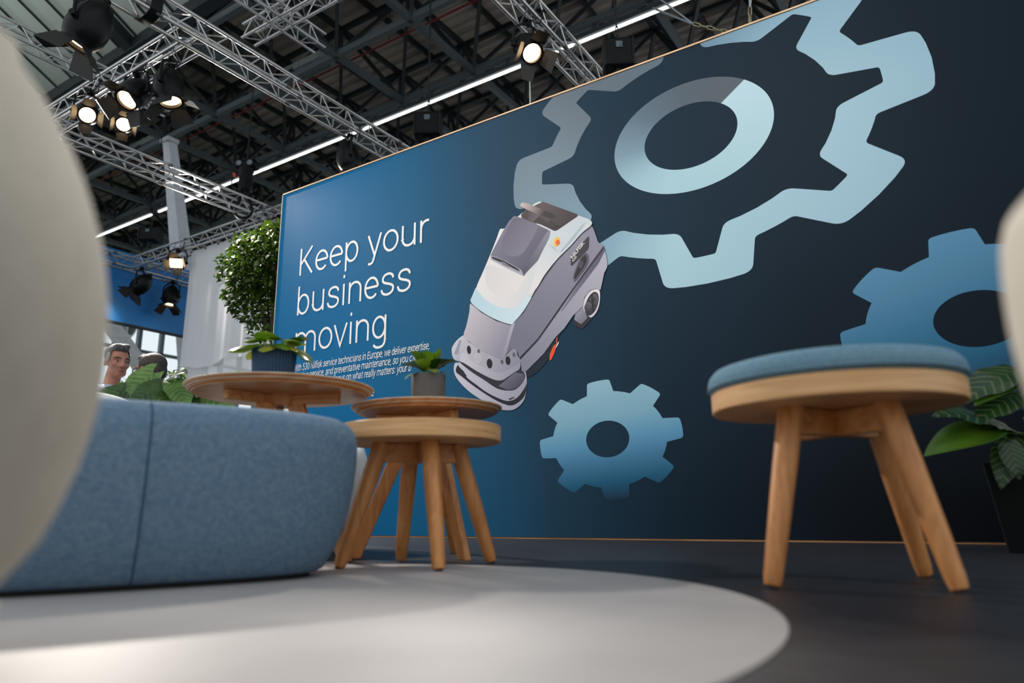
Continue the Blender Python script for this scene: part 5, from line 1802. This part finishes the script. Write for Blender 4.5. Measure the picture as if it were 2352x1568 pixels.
BLADES = [(0.181, 3.399, 0.694, 0.024, 3.185, 0.659, 0), (0.152, 3.357, 0.648, 0.021, 3.16, 0.609, 1),
          (0.071, 3.317, 0.472, -0.037, 3.094, 0.581, 0), (0.083, 3.291, 0.461, -0.148, 3.022, 0.454, 1),
          (0.132, 3.438, 0.445, 0.036, 3.217, 0.573, 0), (0.167, 3.38, 0.598, 0.044, 3.188, 0.564, 0),
          (0.129, 3.364, 0.439, 0.06, 3.234, 0.308, 0), (0.092, 3.307, 0.429, 0.12, 3.236, 0.31, 0),
          (0.088, 3.397, 0.487, -0.013, 3.201, 0.518, 1), (0.152, 3.415, 0.442, 0.101, 3.244, 0.496, 1),
          (0.173, 3.333, 0.651, 0.245, 3.253, 0.664, 0), (0.161, 3.33, 0.5, 0.259, 3.275, 0.487, 0)]
for bx_, by_, bz_, tx_, ty_, tz_, shade in BLADES:
    p, q = Vector((bx_, by_, bz_)) - pr, Vector((tx_, ty_, tz_)) - pr
    L = (q - p).length
    link('leaf', (cal, calb)[shade], t, frame(p, q - p, (0.1, -0.7, 0.8)) @ Matrix.Scale(L / 0.24, 4))
    MB().tube(catmull([Vector((p.x * 0.15, p.y * 0.15, 0.30)), Vector((p.x * 0.5, p.y * 0.5, 0.30 + (p.z - 0.30) * 0.75)), p], 5, False), 0.0045, 6).obj('stalk', M_stem, t)
v = MB().lathe([(0, 0), (0.09, 0), (0.11, 0.02), (0.135, 0.30), (0.165, 0.55), (0.175, 0.72), (0.165, 0.86), (0.125, 0.95), (0.075, 0.985), (0.07, 0.99), (0.06, 0.98), (0.05, 0.9), (0, 0.88)], 40).obj('floor_vase', mat('white vase glaze', (226, 220, 210), 0.35, var=0.02))
v.location = (0.40, 3.90, 0)
tag(v, 'tall white rounded vase behind the striped plant', 'vase')

# ================================================================== people talking behind the chairs
def fuse(shapes, name, m, voxel=0.009, smooth=4, parent=None):
    """one continuous surface grown round ellipsoids ('s', c, r[, R]) and tapered limbs ('c', p, q, r0, r1)"""
    b = MB()
    for sh in shapes:
        if sh[0] == 's':
            b.sphere(sh[1], sh[2], 18, 12, sh[3] if len(sh) > 3 else None)
        else:
            _, p, q, r0, r1 = sh
            p, q = Vector(p), Vector(q)
            b.tube([p.lerp(q, k / 4) for k in range(5)], [r0 + (r1 - r0) * k / 4 for k in range(5)], 14)
            b.sphere(p, r0, 14, 8)
            b.sphere(q, r1, 14, 8)
    me = bpy.data.meshes.new('tmp')
    me.from_pydata(b.v, [], b.f)
    o = bpy.data.objects.new('tmp', me)
    COL.objects.link(o)
    r = o.modifiers.new('r', 'REMESH')
    r.mode = 'VOXEL'
    r.voxel_size = voxel
    if smooth:
        s = o.modifiers.new('s', 'SMOOTH')
        s.iterations = smooth
        s.factor = 0.5
    bpy.context.view_layer.update()
    out = bpy.data.meshes.new_from_object(o.evaluated_get(bpy.context.evaluated_depsgraph_get()))
    bpy.data.objects.remove(o)
    out.name = name
    out.materials.clear()
    out.materials.append(m)
    out.polygons.foreach_set('use_smooth', [True] * len(out.polygons))
    return link(name, out, parent)


def hand_shapes(w, fd, side, up):
    """palm with five fingers of unequal length, slightly curled; w wrist, fd finger direction"""
    w, fd, side, up = Vector(w), Vector(fd).normalized(), Vector(side).normalized(), Vector(up).normalized()
    out = []
    palm = w + fd * 0.05
    Rm = Matrix((side, fd, up)).transposed()
    out.append(('s', palm, (0.042, 0.055, 0.016), Rm))
    for i, L in enumerate((0.062, 0.075, 0.08, 0.072)):
        s0 = palm + fd * 0.042 + side * (-0.030 + 0.020 * i)
        k1 = s0 + fd * L * 0.5 - up * 0.006
        k2 = k1 + fd * L * 0.42 - up * 0.022
        out += [('c', s0, k1, 0.0095, 0.0085), ('c', k1, k2, 0.0085, 0.007)]
    th0 = w + fd * 0.03 + side * 0.034
    th1 = th0 + side * 0.022 + fd * 0.03
    th2 = th1 + side * 0.006 + fd * 0.028 - up * 0.008
    out += [('c', th0, th1, 0.012, 0.0105), ('c', th1, th2, 0.0105, 0.008)]
    return out


M_skin = mat('skin', (186, 128, 106), 0.5, var=0.06, scale=14, spec=0.35)
M_skin2 = mat('skin tan', (168, 112, 84), 0.5, var=0.06, scale=14, spec=0.35)
M_hair_g = mat('grey hair', (104, 100, 100), 0.6, col2=(58, 54, 54), scale=22, stretch=(6, 1.5, 1.5), bump=0.6, bscale=60)
M_hair_w = mat('white temple hair', (168, 166, 164), 0.65, var=0.1, scale=60, bump=0.5, bscale=120)
M_hair_b = mat('brown grey hair', (74, 60, 52), 0.55, col2=(40, 32, 30), scale=26, stretch=(6, 1.5, 1.5), bump=0.6, bscale=70)
M_shirt = mat('pale blue shirt', (186, 196, 214), 0.8, var=0.05, scale=10, bump=0.25, bscale=18)
M_shirt_d = mat('dark shirt', (40, 44, 58), 0.8, var=0.08, scale=10, bump=0.2, bscale=20)
M_trs = mat('navy trousers', (36, 40, 54), 0.85, var=0.08, scale=20)


def head_shapes(H, yaw, pitch):
    """head at H (centre), face along local +y after yaw/pitch; returns shapes and the frame"""
    R = Matrix.Rotation(yaw, 3, 'Z') @ Matrix.Rotation(pitch, 3, 'X')

    def P(x, y, z):
        return Vector(H) + R @ Vector((x, y, z))
    S = [('s', P(0, -0.018, 0.030), (0.074, 0.092, 0.084), R), ('s', P(0, 0.022, -0.035), (0.060, 0.068, 0.078), R),
         ('s', P(0, 0.052, -0.085), (0.036, 0.032, 0.026), R), ('s', P(0.030, 0.020, -0.075), (0.032, 0.045, 0.032), R), ('s', P(-0.030, 0.020, -0.075), (0.032, 0.045, 0.032), R),
         ('c', P(0, 0.082, 0.012), P(0, 0.104, -0.026), 0.009, 0.014), ('s', P(0.013, 0.090, -0.030), 0.010), ('s', P(-0.013, 0.090, -0.030), 0.010),
         ('c', P(-0.045, 0.066, 0.026), P(-0.010, 0.080, 0.024), 0.011, 0.011), ('c', P(0.045, 0.066, 0.026), P(0.010, 0.080, 0.024), 0.011, 0.011),
         ('s', P(0.040, 0.060, -0.022), (0.022, 0.02, 0.018), R), ('s', P(-0.040, 0.060, -0.022), (0.022, 0.02, 0.018), R),
         ('s', P(0, 0.080, -0.058), (0.024, 0.012, 0.007), R), ('s', P(0, 0.078, -0.070), (0.021, 0.012, 0.008), R),
         ('s', P(0.077, -0.006, -0.012), (0.010, 0.020, 0.032), R), ('s', P(-0.077, -0.006, -0.012), (0.010, 0.020, 0.032), R)]
    return S, P, R


def person(label, loc, facing, head_yaw, head_pitch, skin, shirt, group, kind):
    """seated adult; local +y is forward, seat height 0.47"""
    hip = 0.56
    H = Vector((0, 0.045, 1.235 if kind == 0 else 1.15))
    S, P, R = head_shapes(H, head_yaw, head_pitch)
    neck0 = Vector((0, -0.005, 1.05 if kind == 0 else 0.975))
    body = S + [('c', neck0, H + Vector((0, -0.02, -0.06)), 0.056, 0.050)]
    torso = [('s', (0, 0, hip + 0.02), (0.17, 0.13, 0.10)), ('s', (0, 0.0, hip + 0.22), (0.155, 0.115, 0.20)), ('s', (0, 0.0, hip + 0.38), (0.175, 0.115, 0.14)), ('c', (-0.13, -0.01, 1.0), (0.13, -0.01, 1.0), 0.062, 0.062), ('c', (0, -0.01, 0.98), neck0, 0.085, 0.060)]
    arms, hands = [], []
    for s in (-1, 1):
        sh = Vector((0.185 * s, -0.01, 0.985))
        el = Vector((0.245 * s, 0.06, 0.74))
        wr = Vector((0.13 * s, 0.27, 0.70))
        arms += [('c', sh, el, 0.056, 0.044), ('c', el, wr, 0.042, 0.030)]
        hands += hand_shapes(wr, (-0.35 * s, 0.9, -0.15), (-s, -0.3, 0), (0, 0.1, 1))
    legs = []
    for s in (-1, 1):
        hp = Vector((0.095 * s, 0.02, hip - 0.01))
        kn = Vector((0.12 * s, 0.36, 0.53))
        an = Vector((0.13 * s, 0.26, 0.10))
        legs += [('c', hp, kn, 0.085, 0.060), ('c', kn, an, 0.056, 0.038)]
    feet = []
    for s in (-1, 1):
        feet += [('c', (0.13 * s, 0.23, 0.045), (0.14 * s, 0.42, 0.035), 0.042, 0.034)]
    inner = [(a[0], a[1], tuple(x * 0.93 for x in a[2])) if a[0] == 's' else (a[0], a[1], a[2], a[3] * 0.9, a[4] * 0.9) for a in torso + arms + legs]
    root = fuse(body + inner + hands + [(a[0], a[1], a[2], a[3] * 0.85, a[4] * 0.85) for a in feet], 'person', skin, 0.0085, 3)
    root.location = loc
    root.rotation_euler = (0, 0, facing)
    tag(root, label, 'person', group)
    shp = [('c', a[1], a[2], a[3] * 1.06, a[4] * 1.10) if a[0] == 'c' else a for a in torso[:-1] + arms] + [('c', (0, -0.01, 0.97), neck0 + Vector((0, 0, -0.03)), 0.095, 0.075)]
    top = fuse(shp, 'shirt', shirt, 0.012, 4, root)
    fuse([('c', a[1], a[2], a[3] * 1.08, a[4] * 1.2) for a in legs] + [('s', (0, 0, hip + 0.01), (0.178, 0.14, 0.09))], 'trousers', M_trs, 0.014, 4, root)
    for s in (-1, 1):
        fuse([feet[0 if s < 0 else 1]], 'shoe', mat('dark shoe leather', (30, 26, 24), 0.4, var=0.1), 0.01, 2, root)
    # collar
    col = MB()
    for i in range(28):
        pass
    ring = []
    for i in range(29):
        a_ = PI / 2 + 0.22 + (2 * PI - 0.44) * i / 28
        ring.append(a_)
    vs = []
    for a_ in ring:
        for r_, z_ in ((0.070, 0.0), (0.066, 0.052), (0.086, 0.006)):
            vs.append((r_ * math.cos(a_), r_ * math.sin(a_) * 1.05 - 0.005, neck0.z - 0.045 + z_ + 0.012 * math.cos(a_ + PI / 2)))
    fs = []
    for i in range(28):
        for q in range(2):
            fs.append((3 * i + q, 3 * i + 3 + q, 3 * i + 4 + q, 3 * i + 1 + q))
    col.add(vs, fs)
    col.obj('collar', shirt, top)
    M_eye = mat('eye white', (200, 190, 184), 0.25, var=0.01)
    M_iris = mat('dark iris', (34, 28, 26), 0.2, var=0.05)
    M_brow = mat('brow hair', (62, 52, 46), 0.8, var=0.2, scale=80)
    for s in (-1, 1):
        MB().sphere(P(0.031 * s, 0.066, 0.004), (0.011, 0.0085, 0.0062), 12, 8, R).obj('eye', M_eye, root)
        MB().sphere(P(0.032 * s, 0.0725, 0.003), (0.0055, 0.004, 0.0055), 10, 6, R).obj('iris', M_iris, root)
        MB().tube([P(0.052 * s, 0.064, 0.024), P(0.036 * s, 0.077, 0.030), P(0.014 * s, 0.084, 0.026)], [0.004, 0.006, 0.005], 6).obj('eyebrow', M_brow, root)
    MB().sphere(P(0, 0.087, -0.064), (0.020, 0.005, 0.0035), 12, 6, R).obj('mouth', mat('lips', (120, 66, 60), 0.45, var=0.05), root)
    return root, P, R


# man facing the room, grey hair brushed up
man, P, R = person('man in a pale blue shirt with lanyard, talking in front of the windows', (-5.586, 2.889, 0), math.radians(-87), math.radians(-8), math.radians(-9), M_skin, M_shirt, None, 0)
hair = [('s', P(0, -0.028, 0.050), (0.081, 0.094, 0.084), R), ('s', P(0, 0.018, 0.098), (0.056, 0.056, 0.036), R), ('s', P(0.026, 0.036, 0.112), (0.026, 0.028, 0.018), R), ('s', P(-0.024, 0.034, 0.116), (0.030, 0.03, 0.020), R), ('s', P(0.0, 0.05, 0.108), (0.02, 0.02, 0.016), R)]
h_ = fuse(hair, 'hair', M_hair_g, 0.007, 2, man)
# trim the hair off the face: keep what lies behind the hairline
bm = bmesh.new()
bm.from_mesh(h_.data)
Ri = R.transposed()
H0 = P(0, 0, 0)
kill = [f for f in bm.faces if (lambda q: (q.y > 0.030 and q.z < 0.078) or (q.y > -0.03 and q.z < 0.02) or q.z < -0.055)(Ri @ (f.calc_center_median() - H0))]
bmesh.ops.delete(bm, geom=kill, context='FACES')
bm.to_mesh(h_.data)
bm.free()
for s in (-1, 1):
    MB().sphere(P(0.072 * s, 0.012, 0.030), (0.008, 0.022, 0.034), 10, 8, R).obj('sideburn', M_hair_w, man)
# lanyard: ribbon round the neck meeting on the chest
M_ribbon = mat('white lanyard', (226, 222, 220), 0.6, var=0.03)
for s in (-1, 1):
    pts = catmull([Vector((0.075 * s, 0.02, 1.055)), Vector((0.075 * s, 0.10, 0.99)), Vector((0.05 * s, 0.135, 0.90)), Vector((0.01 * s, 0.135, 0.78))], 6, False)
    vs = []
    for p in pts:
        vs += [p + Vector((-0.008, 0.004, 0)), p + Vector((0.008, 0.004, 0)), p + Vector((0.008, 0.007, 0)), p + Vector((-0.008, 0.007, 0))]
    fs = []
    for i in range(len(pts) - 1):
        for q in range(4):
            fs.append((4 * i + q, 4 * i + (q + 1) % 4, 4 * i + 4 + (q + 1) % 4, 4 * i + 4 + q))
    rb = MB().add(vs, fs).obj('lanyard', M_ribbon, man)
    for k in (3, 8, 13):
        MB().box(pts[k] + Vector((0, 0.009, 0)), (0.009, 0.002, 0.013)).obj('red_dot', mat('lanyard red', (206, 54, 60), 0.5, var=0.03), rb, smooth=False)
MB().box((0, 0.150, 0.755), (0.016, 0.01, 0.03)).obj('clip', mat('clip metal', (110, 112, 116), 0.3, metal=0.8, var=0.05), man, smooth=False)

# second person seen from behind with glasses
p2, P, R = person('person with short dark hair and glasses seen from behind the big leaves', (-4.682, 2.700, 0), math.radians(100), math.radians(8), math.radians(-4), M_skin2, M_shirt_d, None, 1)
hair = [('s', P(0, -0.026, 0.042), (0.084, 0.100, 0.082), R), ('s', P(0, -0.060, -0.005), (0.078, 0.060, 0.075), R), ('s', P(0, 0.030, 0.088), (0.060, 0.045, 0.030), R)]
h_ = fuse(hair, 'hair', M_hair_b, 0.007, 2, p2)
bm = bmesh.new()
bm.from_mesh(h_.data)
Ri = R.transposed()
H0 = P(0, 0, 0)
kill = [f for f in bm.faces if (lambda q: (q.y > 0.035 and q.z < 0.07) or (q.y > -0.022 and q.z < 0.012))(Ri @ (f.calc_center_median() - H0))]
bmesh.ops.delete(bm, geom=kill, context='FACES')
bm.to_mesh(h_.data)
bm.free()
g = link('glasses', None, p2)
M_gl = mat('black glasses frame', (18, 18, 20), 0.35, var=0.05)
for s in (-1, 1):
    MB().tube([P(0.034 * s + 0.024 * math.cos(u), 0.088, 0.002 + 0.019 * math.sin(u)) for u in [2 * PI * i / 20 for i in range(21)]], 0.0022, 6).obj('rim', M_gl, g)
    MB().tube([P(0.058 * s, 0.088, 0.008), P(0.076 * s, 0.05, 0.008), P(0.080 * s, -0.01, 0.004)], 0.0026, 6).obj('temple', M_gl, g)
    MB().lathe([(0, 0), (0.021, 0)], 20, c=P(0.034 * s, 0.088, 0.002), M=R @ Matrix.Rotation(PI / 2, 3, 'X')).obj('spectacle_lens', M_glass, g)
MB().tube([P(-0.011, 0.089, 0.006), P(0, 0.092, 0.009), P(0.011, 0.089, 0.006)], 0.0022, 6).obj('bridge', M_gl, g)
man.scale = (1.09, 1.09, 1.09)
s2 = dup(s0, (man.location.x, man.location.y, 0), 0.4, 'plain round wooden stool under the man in the pale shirt')
s3 = dup(s0, (p2.location.x, p2.location.y, 0), 0.9, 'plain round wooden stool under the person with glasses')
s2.scale = (1.09, 1.09, 1.09)
